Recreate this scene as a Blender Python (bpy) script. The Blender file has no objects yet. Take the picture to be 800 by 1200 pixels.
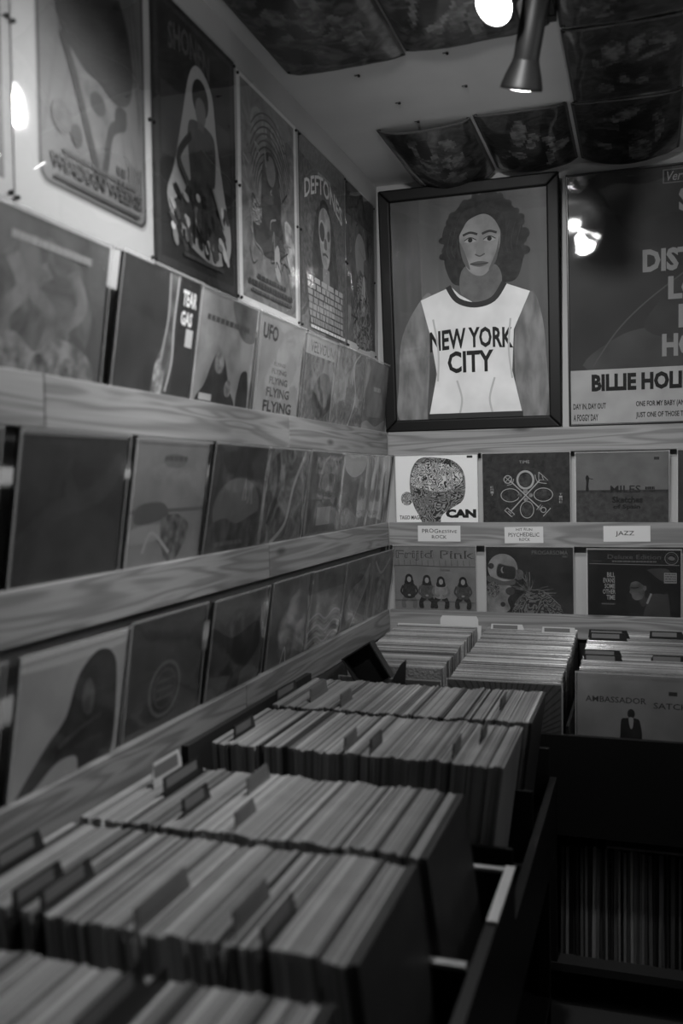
import bpy, math, random
import numpy as np
from mathutils import Vector, Matrix

rnd = random.Random(7)
scene = bpy.context.scene
col = scene.collection
H0 = 1.5                                    # eye height; wall heights below are measured from it

# ------------------------------------------------------------------ camera
def make_camera():
    f, yaw, pit, rol = 1080.7, 0.31662, 0.034356, -0.014341
    d = Vector((-math.sin(yaw)*math.cos(pit), math.cos(yaw)*math.cos(pit), -math.sin(pit)))
    r = Vector((math.cos(yaw), math.sin(yaw), 0)); u = r.cross(d)
    r2 = math.cos(rol)*r + math.sin(rol)*u; u2 = -math.sin(rol)*r + math.cos(rol)*u
    cd = bpy.data.cameras.new('camera'); co = bpy.data.objects.new('camera', cd); col.objects.link(co)
    cd.sensor_fit = 'VERTICAL'; cd.sensor_height = 36; cd.sensor_width = 24
    cd.lens = f/1200*36; cd.clip_start = .02
    m = Matrix((r2, u2, -d)).transposed().to_4x4(); m.translation = (0.9303, -3.419, H0)
    co.matrix_world = m
    cd.dof.use_dof = True; cd.dof.focus_distance = 3.45; cd.dof.aperture_fstop = 2.3
    scene.camera = co
make_camera()

# ------------------------------------------------------------------ world, exposure, spot lamps
w = bpy.data.worlds.new('world'); scene.world = w; w.use_nodes = True
w.node_tree.nodes['Background'].inputs[0].default_value = (.02, .02, .02, 1)
w.node_tree.nodes['Background'].inputs[1].default_value = 1
vs = scene.view_settings
vs.view_transform = 'Standard'; vs.look = 'None'; vs.gamma = 1; vs.use_curve_mapping = False
vs.exposure = 0.8

# (position, aim point, power, cone degrees, blend, ceiling mount xy) -- heights from eye level
SPOTS = [
    ((.63, -1.42, 1.003), (.0, -2.28, .02), 42, 86, 1.0, (.70, -1.50)),
    ((.668, -1.26, .885), (.36, -.73, -.26), 16, 148, 1.0, (.71, -1.16)),
    ((.57, -2.25, .995), (.45, .05, .15), 48, 66, .9, (.72, -2.36)),  # added spot, out of view, there to light the back wall
]
# a globe pendant added out of the frame to brighten ceiling and walls: (position, power)
FILL_PENDANT = ((1.80, -1.45, .56), 43)

# ------------------------------------------------------------------ materials
MATS = {}
def lin(s):
    c = s/255.0
    return c/12.92 if c <= .04045 else ((c+.055)/1.055)**2.4
def new_mat(name):
    m = bpy.data.materials.new(name); m.use_nodes = True
    nt = m.node_tree; b = nt.nodes['Principled BSDF']
    return m, nt, b
def g(v): return (v, v, v, 1)
def bump(nt, b, scale, strength, dist=.002, coord='Object', detail=3, stretch=None):
    tc = nt.nodes.new('ShaderNodeTexCoord'); n = nt.nodes.new('ShaderNodeTexNoise'); bp = nt.nodes.new('ShaderNodeBump')
    n.inputs['Scale'].default_value = scale; n.inputs['Detail'].default_value = detail
    if stretch:
        mp = nt.nodes.new('ShaderNodeMapping'); mp.inputs['Scale'].default_value = stretch
        nt.links.new(tc.outputs[coord], mp.inputs[0]); nt.links.new(mp.outputs[0], n.inputs['Vector'])
    else: nt.links.new(tc.outputs[coord], n.inputs['Vector'])
    bp.inputs['Strength'].default_value = strength; bp.inputs['Distance'].default_value = dist
    nt.links.new(n.outputs['Fac'], bp.inputs['Height']); nt.links.new(bp.outputs[0], b.inputs['Normal'])
def flat(v, rough=.55, spec=.25, name=None):
    """plain grey of albedo v"""
    k = ('flat', round(v, 3), rough, spec, name)
    if k not in MATS:
        m, nt, b = new_mat(name or 'grey_%03d' % round(v*1000)); b.inputs['Base Color'].default_value = g(v)
        b.inputs['Roughness'].default_value = rough; b.inputs['Specular IOR Level'].default_value = spec
        MATS[k] = m
    return MATS[k]
def T(s): return flat(lin(s), .55, .2)       # printed tone, s on the 0..255 scale
def mottle(s1, s2, scale, detail=5, contrast=.16, stretch=None, rough=.5, coat=0, bmp=0, w=None):
    k = ('mot', s1, s2, scale, detail, contrast, stretch, rough, coat, bmp, w)
    if k not in MATS:
        m, nt, b = new_mat('mottled_print')
        tc = nt.nodes.new('ShaderNodeTexCoord'); n = nt.nodes.new('ShaderNodeTexNoise'); r = nt.nodes.new('ShaderNodeValToRGB')
        n.inputs['Scale'].default_value = scale; n.inputs['Detail'].default_value = detail
        if w is not None: n.inputs['Distortion'].default_value = w
        if stretch:
            mp = nt.nodes.new('ShaderNodeMapping'); mp.inputs['Scale'].default_value = stretch
            nt.links.new(tc.outputs['Object'], mp.inputs[0]); nt.links.new(mp.outputs[0], n.inputs['Vector'])
        else: nt.links.new(tc.outputs['Object'], n.inputs['Vector'])
        r.color_ramp.elements[0].position = .5-contrast; r.color_ramp.elements[0].color = g(lin(s1))
        r.color_ramp.elements[1].position = .5+contrast; r.color_ramp.elements[1].color = g(lin(s2))
        nt.links.new(n.outputs['Fac'], r.inputs[0]); nt.links.new(r.outputs[0], b.inputs['Base Color'])
        b.inputs['Roughness'].default_value = rough; b.inputs['Specular IOR Level'].default_value = .2
        if coat:
            b.inputs['Coat Weight'].default_value = coat; b.inputs['Coat Roughness'].default_value = .12
        if bmp: bump(nt, b, bmp, .5, .003)
        MATS[k] = m
    return MATS[k]
def scribble(s1, s2, scale, freq=60, w=1.5):
    """ink lines following the contours of a noise field"""
    k = ('scr', s1, s2, scale, freq, w)
    if k not in MATS:
        m, nt, b = new_mat('scribbled_print')
        tc = nt.nodes.new('ShaderNodeTexCoord'); n = nt.nodes.new('ShaderNodeTexNoise')
        n.inputs['Scale'].default_value = scale; n.inputs['Detail'].default_value = 2; n.inputs['Distortion'].default_value = w
        nt.links.new(tc.outputs['Object'], n.inputs['Vector'])
        a = nt.nodes.new('ShaderNodeMath'); a.operation = 'MULTIPLY'; a.inputs[1].default_value = freq
        s = nt.nodes.new('ShaderNodeMath'); s.operation = 'SINE'
        nt.links.new(n.outputs['Fac'], a.inputs[0]); nt.links.new(a.outputs[0], s.inputs[0])
        r = nt.nodes.new('ShaderNodeMapRange'); r.inputs[1].default_value = -.3; r.inputs[2].default_value = .3
        r.inputs[3].default_value = lin(s1); r.inputs[4].default_value = lin(s2)
        nt.links.new(s.outputs[0], r.inputs[0]); nt.links.new(r.outputs[0], b.inputs['Base Color'])
        b.inputs['Roughness'].default_value = .5; b.inputs['Specular IOR Level'].default_value = .2
        MATS[k] = m
    return MATS[k]
def pine(name='pine', v=.275):
    k = ('pine', name, v)
    if k in MATS: return MATS[k]
    m, nt, b = new_mat(name)
    tc = nt.nodes.new('ShaderNodeTexCoord'); L = nt.links.new
    oi = nt.nodes.new('ShaderNodeObjectInfo')
    add = nt.nodes.new('ShaderNodeVectorMath'); add.operation = 'ADD'
    off = nt.nodes.new('ShaderNodeMath'); off.operation = 'MULTIPLY'; off.inputs[1].default_value = 7.3
    L(oi.outputs['Random'], off.inputs[0]); L(tc.outputs['Object'], add.inputs[0]); L(off.outputs[0], add.inputs[1])
    mp = nt.nodes.new('ShaderNodeMapping'); mp.inputs['Scale'].default_value = (.75, 1.0, 11.0); L(add.outputs[0], mp.inputs[0])
    # growth rings: contour lines of a stretched noise field
    n = nt.nodes.new('ShaderNodeTexNoise'); n.inputs['Scale'].default_value = 1.6; n.inputs['Detail'].default_value = 1.5; n.inputs['Distortion'].default_value = .8
    L(mp.outputs[0], n.inputs['Vector'])
    a = nt.nodes.new('ShaderNodeMath'); a.operation = 'MULTIPLY'; a.inputs[1].default_value = 38; L(n.outputs['Fac'], a.inputs[0])
    s = nt.nodes.new('ShaderNodeMath'); s.operation = 'SINE'; L(a.outputs[0], s.inputs[0])
    r = nt.nodes.new('ShaderNodeMapRange'); r.inputs[1].default_value = -1; r.inputs[2].default_value = .6
    r.inputs[3].default_value = .66; r.inputs[4].default_value = 1.06; L(s.outputs[0], r.inputs[0])
    # fine fibres
    mp2 = nt.nodes.new('ShaderNodeMapping'); mp2.inputs['Scale'].default_value = (4, 4, 140); L(add.outputs[0], mp2.inputs[0])
    n2 = nt.nodes.new('ShaderNodeTexNoise'); n2.inputs['Scale'].default_value = 1.2; n2.inputs['Detail'].default_value = 3; L(mp2.outputs[0], n2.inputs['Vector'])
    r2 = nt.nodes.new('ShaderNodeMapRange'); r2.inputs[1].default_value = .3; r2.inputs[2].default_value = .7; r2.inputs[3].default_value = .88; r2.inputs[4].default_value = 1.05
    L(n2.outputs['Fac'], r2.inputs[0])
    # knots
    mp3 = nt.nodes.new('ShaderNodeMapping'); mp3.inputs['Scale'].default_value = (1.5, 1.0, 5.0); L(add.outputs[0], mp3.inputs[0])
    vo = nt.nodes.new('ShaderNodeTexVoronoi'); vo.inputs['Scale'].default_value = 1.9; L(mp3.outputs[0], vo.inputs['Vector'])
    r3 = nt.nodes.new('ShaderNodeMapRange'); r3.inputs[1].default_value = .04; r3.inputs[2].default_value = .13; r3.inputs[3].default_value = .42; r3.inputs[4].default_value = 1
    L(vo.outputs['Distance'], r3.inputs[0])
    m1 = nt.nodes.new('ShaderNodeMath'); m1.operation = 'MULTIPLY'; L(r.outputs[0], m1.inputs[0]); L(r2.outputs[0], m1.inputs[1])
    m2 = nt.nodes.new('ShaderNodeMath'); m2.operation = 'MULTIPLY'; L(m1.outputs[0], m2.inputs[0]); L(r3.outputs[0], m2.inputs[1])
    m3 = nt.nodes.new('ShaderNodeMath'); m3.operation = 'MULTIPLY'; L(m2.outputs[0], m3.inputs[0]); m3.inputs[1].default_value = v
    L(m3.outputs[0], b.inputs['Base Color']); b.inputs['Roughness'].default_value = .6; b.inputs['Specular IOR Level'].default_value = .25
    MATS[k] = m; return m
def film(name='clear_film', rough=.10, bscale=14, bstr=.35, ior=1.45, veil=.015):
    """clear plastic: see-through with a glossy, slightly wrinkled surface"""
    k = ('film', name)
    if k in MATS: return MATS[k]
    m = bpy.data.materials.new(name); m.use_nodes = True; nt = m.node_tree; nt.nodes.clear(); L = nt.links.new
    out = nt.nodes.new('ShaderNodeOutputMaterial'); mix = nt.nodes.new('ShaderNodeMixShader')
    tr = nt.nodes.new('ShaderNodeBsdfTransparent'); tr.inputs[0].default_value = g(.96)
    gl = nt.nodes.new('ShaderNodeBsdfGlossy'); gl.inputs['Roughness'].default_value = rough; gl.inputs[0].default_value = g(.9)
    lw = nt.nodes.new('ShaderNodeLayerWeight'); lw.inputs[0].default_value = .5
    pw = nt.nodes.new('ShaderNodeMath'); pw.operation = 'POWER'; pw.inputs[1].default_value = 5
    fr = nt.nodes.new('ShaderNodeMapRange'); fr.inputs[3].default_value = ((ior-1)/(ior+1))**2*1.5; fr.inputs[4].default_value = .9
    L(lw.outputs['Facing'], pw.inputs[0]); L(pw.outputs[0], fr.inputs[0])
    tc = nt.nodes.new('ShaderNodeTexCoord'); n = nt.nodes.new('ShaderNodeTexNoise'); bp = nt.nodes.new('ShaderNodeBump')
    n.inputs['Scale'].default_value = bscale; n.inputs['Detail'].default_value = 2; n.inputs['Distortion'].default_value = .6
    bp.inputs['Strength'].default_value = bstr; bp.inputs['Distance'].default_value = .004
    L(tc.outputs['Object'], n.inputs['Vector']); L(n.outputs['Fac'], bp.inputs['Height'])
    L(bp.outputs[0], gl.inputs['Normal']); L(fr.outputs[0], mix.inputs[0])
    hz = nt.nodes.new('ShaderNodeBsdfDiffuse'); hz.inputs[0].default_value = g(.8); mh = nt.nodes.new('ShaderNodeMixShader'); mh.inputs[0].default_value = veil
    L(tr.outputs[0], mh.inputs[1]); L(hz.outputs[0], mh.inputs[2]); L(mh.outputs[0], mix.inputs[1]); L(gl.outputs[0], mix.inputs[2]); L(mix.outputs[0], out.inputs[0])
    MATS[k] = m; return m
FILM = film(); GLASS = film('poster_glazing', .04, 5, .10, 1.5, .01)
WALL = None
def paint(name, v, rough=.6, bs=60, bstr=.1):
    k = ('paint', name)
    if k not in MATS:
        m, nt, b = new_mat(name)
        tc = nt.nodes.new('ShaderNodeTexCoord'); n = nt.nodes.new('ShaderNodeTexNoise'); r = nt.nodes.new('ShaderNodeMapRange')
        n.inputs['Scale'].default_value = 3; n.inputs['Detail'].default_value = 6
        nt.links.new(tc.outputs['Object'], n.inputs['Vector']); nt.links.new(n.outputs['Fac'], r.inputs[0])
        r.inputs[1].default_value = .3; r.inputs[2].default_value = .7; r.inputs[3].default_value = v*.92; r.inputs[4].default_value = v*1.06
        nt.links.new(r.outputs[0], b.inputs['Base Color']); b.inputs['Roughness'].default_value = rough; b.inputs['Specular IOR Level'].default_value = .3
        bump(nt, b, bs, bstr, .002)
        MATS[k] = m
    return MATS[k]
WALL = paint('wall_paint', .44); CEIL = paint('ceiling_paint', .78); BLACK = paint('black_paint', .012, .45, 40, .15)
FLOOR = paint('worn_floor', .045, .7, 25, .4)
METAL = flat(.010, .5, .4, 'dark_metal'); CARD = flat(.62, .6, .2, 'white_card'); DARKPL = flat(.013, .35, .4, 'black_plastic')
PINE = pine(); PALE = pine('pale_edge', .62)
def emis(name, strength):
    m = bpy.data.materials.new(name); m.use_nodes = True; nt = m.node_tree; nt.nodes.clear()
    e = nt.nodes.new('ShaderNodeEmission'); e.inputs[1].default_value = strength; o = nt.nodes.new('ShaderNodeOutputMaterial')
    nt.links.new(e.outputs[0], o.inputs[0]); return m
BULB = emis('lit_bulb', 14)

# ------------------------------------------------------------------ mesh helpers
class MB:
    def __init__(s): s.v = []; s.f = []; s.m = []; s.mats = []
    def mi(s, mat):
        if mat not in s.mats: s.mats.append(mat)
        return s.mats.index(mat)
    def add(s, vs, fs, mat):
        o = len(s.v); s.v += [tuple(x) for x in vs]; i = s.mi(mat)
        for f in fs: s.f.append(tuple(o+k for k in f)); s.m.append(i)
    def box(s, a, b, mat):
        x0, y0, z0 = a; x1, y1, z1 = b
        s.add([(x0,y0,z0),(x1,y0,z0),(x1,y1,z0),(x0,y1,z0),(x0,y0,z1),(x1,y0,z1),(x1,y1,z1),(x0,y1,z1)],
              [(0,3,2,1),(4,5,6,7),(0,1,5,4),(1,2,6,5),(2,3,7,6),(3,0,4,7)], mat)
    def prism(s, pts, z0, z1, mat):
        n = len(pts)
        s.add([(x,y,z0) for x,y in pts]+[(x,y,z1) for x,y in pts],
              [tuple(range(n-1,-1,-1)), tuple(range(n,2*n))]+[(i,(i+1)%n,n+(i+1)%n,n+i) for i in range(n)], mat)
    def lathe(s, prof, mat, n=28, cap0=False, cap1=False):
        o = []; 
        for r, z in prof:
            for i in range(n):
                a = 2*math.pi*i/n; o.append((r*math.cos(a), r*math.sin(a), z))
        fs = []
        for k in range(len(prof)-1):
            for i in range(n): fs.append((k*n+i, k*n+(i+1)%n, (k+1)*n+(i+1)%n, (k+1)*n+i))
        if cap0: fs.append(tuple(range(n-1,-1,-1)))
        if cap1: fs.append(tuple(range((len(prof)-1)*n, len(prof)*n)))
        s.add(o, fs, mat)
    def mesh(s, name, smooth=False):
        me = bpy.data.meshes.new(name); me.from_pydata(s.v, [], s.f)
        for m in s.mats: me.materials.append(m)
        me.polygons.foreach_set('material_index', s.m)
        if smooth: me.polygons.foreach_set('use_smooth', [True]*len(s.f))
        me.update(); return me
    def build(s, name, parent=None, smooth=False):
        o = bpy.data.objects.new(name, s.mesh(name, smooth)); col.objects.link(o)
        if parent: o.parent = parent
        return o
def tag(o, label=None, cat=None, group=None, kind=None):
    if label: o['label'] = label
    if cat: o['category'] = cat
    if group: o['group'] = group
    if kind: o['kind'] = kind
    return o
def empty(name, loc=(0,0,0)):
    o = bpy.data.objects.new(name, None); o.empty_display_size = .05; o.location = loc; col.objects.link(o); return o
def boxobj(name, a, b, mat, parent=None):
    """box given in world metres with heights from eye level; origin at its base centre"""
    c = Vector(((a[0]+b[0])/2, (a[1]+b[1])/2, a[2]))
    mb = MB(); mb.box(Vector(a)-c, Vector(b)-c, mat); o = mb.build(name, parent)
    o.location = c + Vector((0,0,H0)) if parent is None else c + Vector((0,0,H0)) - parent.location
    return o
def bevel(o, wd=.003, seg=2):
    m = o.modifiers.new('bevel', 'BEVEL'); m.width = wd; m.segments = seg; m.limit_method = 'ANGLE'; return o
def basis(side):                # columns: right, up, out
    if side == 'L': return Matrix(((0,0,1),(1,0,0),(0,1,0)))
    return Matrix(((1,0,0),(0,0,-1),(0,1,0)))
def place(o, side, loc, tilt=0, roll=0):
    """stand o (x right, y up, z out) against a wall; tilt > 0 leans its top out into the room"""
    m = basis(side) @ Matrix.Rotation(tilt, 3, 'X') @ Matrix.Rotation(roll, 3, 'Z')
    M = m.to_4x4(); M.translation = Vector(loc)+Vector((0,0,H0)); o.matrix_world = M
    return o

# ------------------------------------------------------------------ flat print: shapes laid out on a sheet
def crom(pts, n=5, closed=True):
    out = []; N = len(pts)
    for i in range(N if closed else N-1):
        g_ = lambda k: Vector(pts[k % N]) if closed else Vector(pts[max(0, min(N-1, k))])
        p0, p1, p2, p3 = g_(i-1), g_(i), g_(i+1), g_(i+2)
        for k in range(n):
            t = k/n
            out.append(tuple(.5*((2*p1)+(p2-p0)*t+(2*p0-5*p1+4*p2-p3)*t*t+(3*p1-p0-3*p2+p3)*t**3)))
    if not closed: out.append(tuple(pts[-1]))
    return out
class Art(MB):
    """coordinates: crop pixels (x right, y down) with the sheet's corners at x0..x1, y0..y1"""
    def __init__(s, W, H, x0=0, y0=0, x1=1, y1=1, z=.0055):
        super().__init__(); s.L = MB(); s.W, s.H = W, H; s.b = (x0, y0, x1, y1); s.z = z; s.dz = .00007
    def P(s, x, y):
        x0, y0, x1, y1 = s.b
        return ((x-x0)/(x1-x0)*s.W-s.W/2, (1-(y-y0)/(y1-y0))*s.H)
    def clip(s, pts):
        """keep a polygon on the sheet"""
        def cut(ps, ax, lim, sg):
            o = []
            for i in range(len(ps)):
                a, b = ps[i-1], ps[i]; ia, ib = sg*(a[ax]-lim) <= 1e-9, sg*(b[ax]-lim) <= 1e-9
                if ia != ib:
                    t = (lim-a[ax])/(b[ax]-a[ax]); o.append((a[0]+t*(b[0]-a[0]), a[1]+t*(b[1]-a[1])))
                if ib: o.append(b)
            return o
        for ax, lim, sg in ((0, -s.W/2+.001, -1), (0, s.W/2-.001, 1), (1, .001, -1), (1, s.H-.001, 1)):
            if pts: pts = cut(pts, ax, lim, sg)
        return pts
    def poly(s, pts, mat):
        q = s.clip([s.P(*p) for p in pts])
        if len(q) < 3: return
        a = sum(q[i-1][0]*q[i][1]-q[i][0]*q[i-1][1] for i in range(len(q)))
        if a < 0: q = q[::-1]
        s.add([(x, y, s.z) for x, y in q], [tuple(range(len(q)))], mat); s.z += s.dz
    def rect(s, xa, ya, xb, yb, mat): s.poly([(xa,ya),(xb,ya),(xb,yb),(xa,yb)], mat)
    def blob(s, pts, mat, n=5): s.poly(crom(pts, n), mat)
    def ell(s, cx, cy, rx, ry, mat, rot=0, n=28):
        c, q = math.cos(math.radians(rot)), math.sin(math.radians(rot))
        s.poly([(cx+rx*math.cos(a)*c-ry*math.sin(a)*q, cy+rx*math.cos(a)*q+ry*math.sin(a)*c) for a in [2*math.pi*i/n for i in range(n)]], mat)
    def line(s, pts, wd, mat, smooth=False, closed=False):
        if smooth: pts = crom(pts, 5, closed)
        if closed: pts = list(pts)+[pts[0]]
        L, R = [], []
        for i, p in enumerate(pts):
            a = Vector(pts[max(0, i-1)]); b = Vector(pts[min(len(pts)-1, i+1)]); d = (b-a)
            if d.length < 1e-9: d = Vector((1, 0))
            d.normalize(); nn = Vector((-d.y, d.x))*wd/2; L.append(Vector(p)+nn); R.append(Vector(p)-nn)
        z = s.z
        for i in range(len(pts)-1):
            q = s.clip([s.P(*x) for x in (L[i], L[i+1], R[i+1], R[i])])
            if len(q) < 3: continue
            a = sum(q[k-1][0]*q[k][1]-q[k][0]*q[k-1][1] for k in range(len(q)))
            if a < 0: q = q[::-1]
            s.add([(x, y, z) for x, y in q], [tuple(range(len(q)))], mat)
        s.z += s.dz
    def ring(s, cx, cy, rx, ry, wd, mat, a0=0, a1=360, n=30):
        s.line([(cx+rx*math.cos(math.radians(a0+(a1-a0)*i/n)), cy+ry*math.sin(math.radians(a0+(a1-a0)*i/n))) for i in range(n+1)], wd, mat)
    def text(s, t, xa, ya, xb, yb, mat, bold=0, warp=None, shear=0):
        """lettering stretched to the box xa..xb, ya..yb"""
        cu = bpy.data.curves.new('t', 'FONT'); cu.body = t; cu.resolution_u = 2; cu.offset = bold; cu.shear = shear
        ob = bpy.data.objects.new('t', cu); me = bpy.data.meshes.new_from_object(ob)
        V = np.array([v.co[:2] for v in me.vertices]); F = [tuple(p.vertices) for p in me.polygons]
        bpy.data.objects.remove(ob); bpy.data.curves.remove(cu); bpy.data.meshes.remove(me)
        mn, mx = V.min(0), V.max(0); U = (V-mn)/np.maximum(mx-mn, 1e-6)
        x = xa+U[:, 0]*(xb-xa); y = yb+U[:, 1]*(ya-yb)
        if warp is not None: y = y+np.array([warp(u, v) for u, v in U])
        q = [s.P(a, b) for a, b in zip(x, y)]
        s.L.add([(a, b, s.z) for a, b in q], F, mat); s.z += s.dz
    def build(s, name, parent=None, smooth=False):
        if not s.f: return s.L.build(name, parent)
        o = super().build(name, parent, smooth)
        if s.L.f: s.L.build('lettering', o)
        return o
    def greek(s, xa, ya, xb, yb, mat, k=8, seed=1):
        """a line of print too small to read: short blocks"""
        r = random.Random(seed); x = xa
        while x < xb:
            wd = (xb-xa)/k*r.uniform(.5, 1.3); s.rect(x, ya, min(xb, x+wd*.8), yb, mat); x += wd

def wavy_sheet(W, H, nx, ny, fn, mat, z=.009):
    mb = MB(); vs_ = []; fs = []
    for j in range(ny+1):
        for i in range(nx+1):
            u, v = i/nx, j/ny; vs_.append(((u-.5)*W, v*H, z+fn(u, v)))
    for j in range(ny):
        for i in range(nx): a = j*(nx+1)+i; fs.append((a, a+1, a+nx+2, a+nx+1))
    mb.add(vs_, fs, mat); return mb
SEAM = film('bag_seam', .25, 30, .5, 1.5, .30)
def bag(W, H, nx, ny, fn, z, parent):
    o = wavy_sheet(W, H, nx, ny, fn, FILM, z).build('plastic_sleeve', parent, True)
    m = MB(); e = .0035
    for j in range(ny):
        for side in (-1, 1):
            v0, v1 = j/ny, (j+1)/ny; u = (side+1)/2
            m.add([(side*W/2, v0*H, z+fn(u, v0)+.0003), (side*(W/2-e), v0*H, z+fn(u, v0)+.0003), (side*(W/2-e), v1*H, z+fn(u, v1)+.0003), (side*W/2, v1*H, z+fn(u, v1)+.0003)], [(0, 1, 2, 3) if side < 0 else (3, 2, 1, 0)], SEAM)
    for i in range(nx):
        u0, u1 = i/nx, (i+1)/nx
        m.add([((u0-.5)*W, H-e*1.6, z+fn(u0, 1)+.0004), ((u1-.5)*W, H-e*1.6, z+fn(u1, 1)+.0004), ((u1-.5)*W, H, z+fn(u1, 1)+.0004), ((u0-.5)*W, H, z+fn(u0, 1)+.0004)], [(0, 1, 2, 3)], SEAM)
    m.build('seam', o, True); return o
def crinkle(seed, amp):
    r = random.Random(seed); ws = [(r.uniform(-14, 14), r.uniform(-14, 14), r.uniform(0, 6)) for _ in range(5)]
    def fn(u, v):
        e = min(1, 8*min(u, 1-u, v, 1-v)+.15)
        return amp*e*(1+sum(math.sin(a*u+b*v+c) for a, b, c in ws)/5)
    return fn

# ================================================================== the room
def struct(name, a, b, mat):
    return tag(boxobj(name, a, b, mat), kind='structure')
XW, YW, ZC = -.045, .045, 1.128
struct('floor', (-.3, -5.2, -1.56), (3.2, .2, -1.5), FLOOR)
struct('ceiling', (-.3, -5.2, ZC), (3.2, .2, ZC+.06), CEIL)
struct('wall_left', (XW-.1, -5.2, -1.5), (XW, .2, ZC), WALL)
struct('wall_back', (XW, YW, -1.5), (3.2, YW+.1, ZC), WALL)
struct('wall_right', (3.1, -5.2, -1.5), (3.2, YW, ZC), paint('far_wall', .10))
struct('wall_front', (XW, -5.2, -1.5), (3.1, -5.1, ZC), MATS[('paint', 'far_wall')])

# ------------------------------------------------------------------ wooden display rails
def rail(label, side, z, cuts):
    """a rail of pine boards end to end, with a ledge behind it that the covers stand on"""
    t = empty('display_rail', (0, 0, z-.089+H0)); tag(t, label, 'rail', 'pine display rails on the walls')
    for k in range(len(cuts)-1):
        a, b = cuts[k], cuts[k+1]; L = b-a-.0015
        mb = MB(); mb.box((-L/2, -.0095, 0), (L/2, .0095, .089), PINE)
        o = bevel(mb.build('board', t), .002)
        if side == 'L': o.location = (-.0095, (a+b)/2, 0); o.rotation_euler.z = math.pi/2
        else: o.location = ((a+b)/2, .0095, 0)
    mb = MB()
    if side == 'L': mb.box((XW, cuts[0], .012), (-.019, cuts[-1], .024), PINE)
    else: mb.box((cuts[0], .019, .012), (cuts[-1], YW, .024), PINE)
    mb.build('ledge', t)
    return t
rail('long pine rail below the left wall posters, topmost on that wall', 'L', .181, [-4.2, -2.13, -1.03, 0])
rail('long pine rail at mid height of the left wall under two rows of covers', 'L', -.164, [-4.2, -2.45, -1.19, 0])
rail('lowest long pine rail on the left wall, just above the record bins', 'L', -.4995, [-4.2, -1.35, 0])
rail('pine rail on the back wall under the two big framed pictures', 'B', .181, [.0005, 1.22, 1.9])
rail('pine rail on the back wall carrying three handwritten genre cards', 'B', -.164, [.0005, 1.5, 1.9])
rail('lowest pine rail on the back wall, behind the back record bins', 'B', -.4995, [.0005, 1.1, 1.9])

# ------------------------------------------------------------------ display covers
CW = .315
def cover(label, side, pos, ztop, tilt, art, base=T(120), group=None, depth=-.030, film_on=True, amp=.0022, seed=1, roll=0, size=CW):
    """pos: centre along the wall; ztop: height of the top edge; the sleeve's back foot sits 'depth' behind the rail face"""
    mb = MB(); mb.box((-size/2, 0, 0), (size/2, size, .0050), base)
    o = mb.build('record_cover'); tag(o, label, 'record cover', group)
    if art:
        a = Art(size, size, 0, 0, 100, 124 if side == 'L' else 100); art(a)
        if a.f: a.build('artwork', o)
    if film_on:
        bag(size+.008, size+.006, 14, 14, crinkle(seed, amp), .0100, o)
    zb = ztop-size*math.cos(tilt)
    # the plane passes x = depth at the rail's top edge (about 6 cm above its foot)
    off = depth-.06*math.tan(tilt)
    loc = (off, pos, zb) if side == 'L' else (pos, -off, zb)
    return place(o, side, loc, tilt, roll)

W_, K_ = T(245), T(18)
G = lambda s: T(s)
def people(a, xs, yb, h, dark=30, mid=80):
    for i, x in enumerate(xs):
        a.blob([(x-h*.22, yb), (x-h*.2, yb-h*.45), (x-h*.12, yb-h*.62), (x+h*.12, yb-h*.62), (x+h*.2, yb-h*.45), (x+h*.22, yb)], G(dark))
        a.ell(x, yb-h*.76, h*.13, h*.17, G(dark)); a.ell(x, yb-h*.72, h*.075, h*.11, G(mid+60))
        a.rect(x-h*.16, yb-h*.22, x+h*.16, yb-h*.12, G(mid))

def art_t1(a):
    a.rect(0, 0, 100, 100, mottle(72, 104, 10, 4)); a.ell(44, 56, 44, 46, mottle(78, 112, 12, 5, .14, None, .5, 0, 0, 1.5))
    for k, pts in enumerate(([(20, 90), (12, 66), (26, 46), (16, 28)], [(44, 88), (52, 62), (34, 44), (46, 30)], [(72, 92), (62, 66), (78, 48), (66, 26)])): a.line(pts, 11, mottle(88, 132, 14, 4, .14), True)
    a.blob([(6, 80), (22, 74), (40, 84), (56, 72), (86, 80), (88, 100), (6, 100)], mottle(95, 150, 30, 6, .12))
    for x in (20, 44, 68): a.blob([(x-8, 100), (x-6, 88), (x, 84), (x+6, 88), (x+8, 100)], mottle(70, 135, 50, 4, .12))
    a.greek(14, 13, 82, 18, G(165), 22, 3)
def art_t2(a):
    a.rect(0, 0, 100, 100, mottle(45, 62, 10, 3)); a.rect(74, 0, 100, 100, G(38))
    a.blob([(58, 0), (70, 0), (68, 30), (72, 60), (62, 100), (48, 100), (52, 70), (60, 50)], mottle(60, 120, 18))
    a.line([(58, 0), (61, 35), (57, 70), (60, 95)], 2.2, G(165), True); a.line([(70, 0), (69, 40), (71, 70), (66, 95)], 2.2, G(190), True)
    a.blob([(50, 75), (56, 70), (62, 80), (60, 98), (50, 92)], mottle(90, 190, 50))
    a.text('TEAR', 77, 9, 97, 22, W_, .04); a.text('GAS', 77, 26, 93, 38, W_, .04); a.rect(86, 40, 96, 55, G(205))
def art_t3(a):
    a.rect(0, 0, 100, 100, mottle(120, 165, 12)); a.blob([(55, 0), (100, 0), (100, 30), (80, 34), (64, 22)], mottle(70, 120, 10))
    a.greek(14, 20, 86, 25, G(80), 11, 5)
    a.blob([(8, 100), (20, 80), (30, 58), (40, 50), (50, 58), (60, 80), (70, 100)], mottle(6, 40, 26))
    a.ell(40, 60, 8, 10, mottle(90, 160, 60)); a.ell(58, 82, 6, 8, mottle(90, 150, 60))
    a.blob([(75, 100), (78, 70), (84, 62), (92, 66), (95, 100)], mottle(6, 36, 26)); a.rect(12, 90, 32, 96, G(190))
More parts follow.
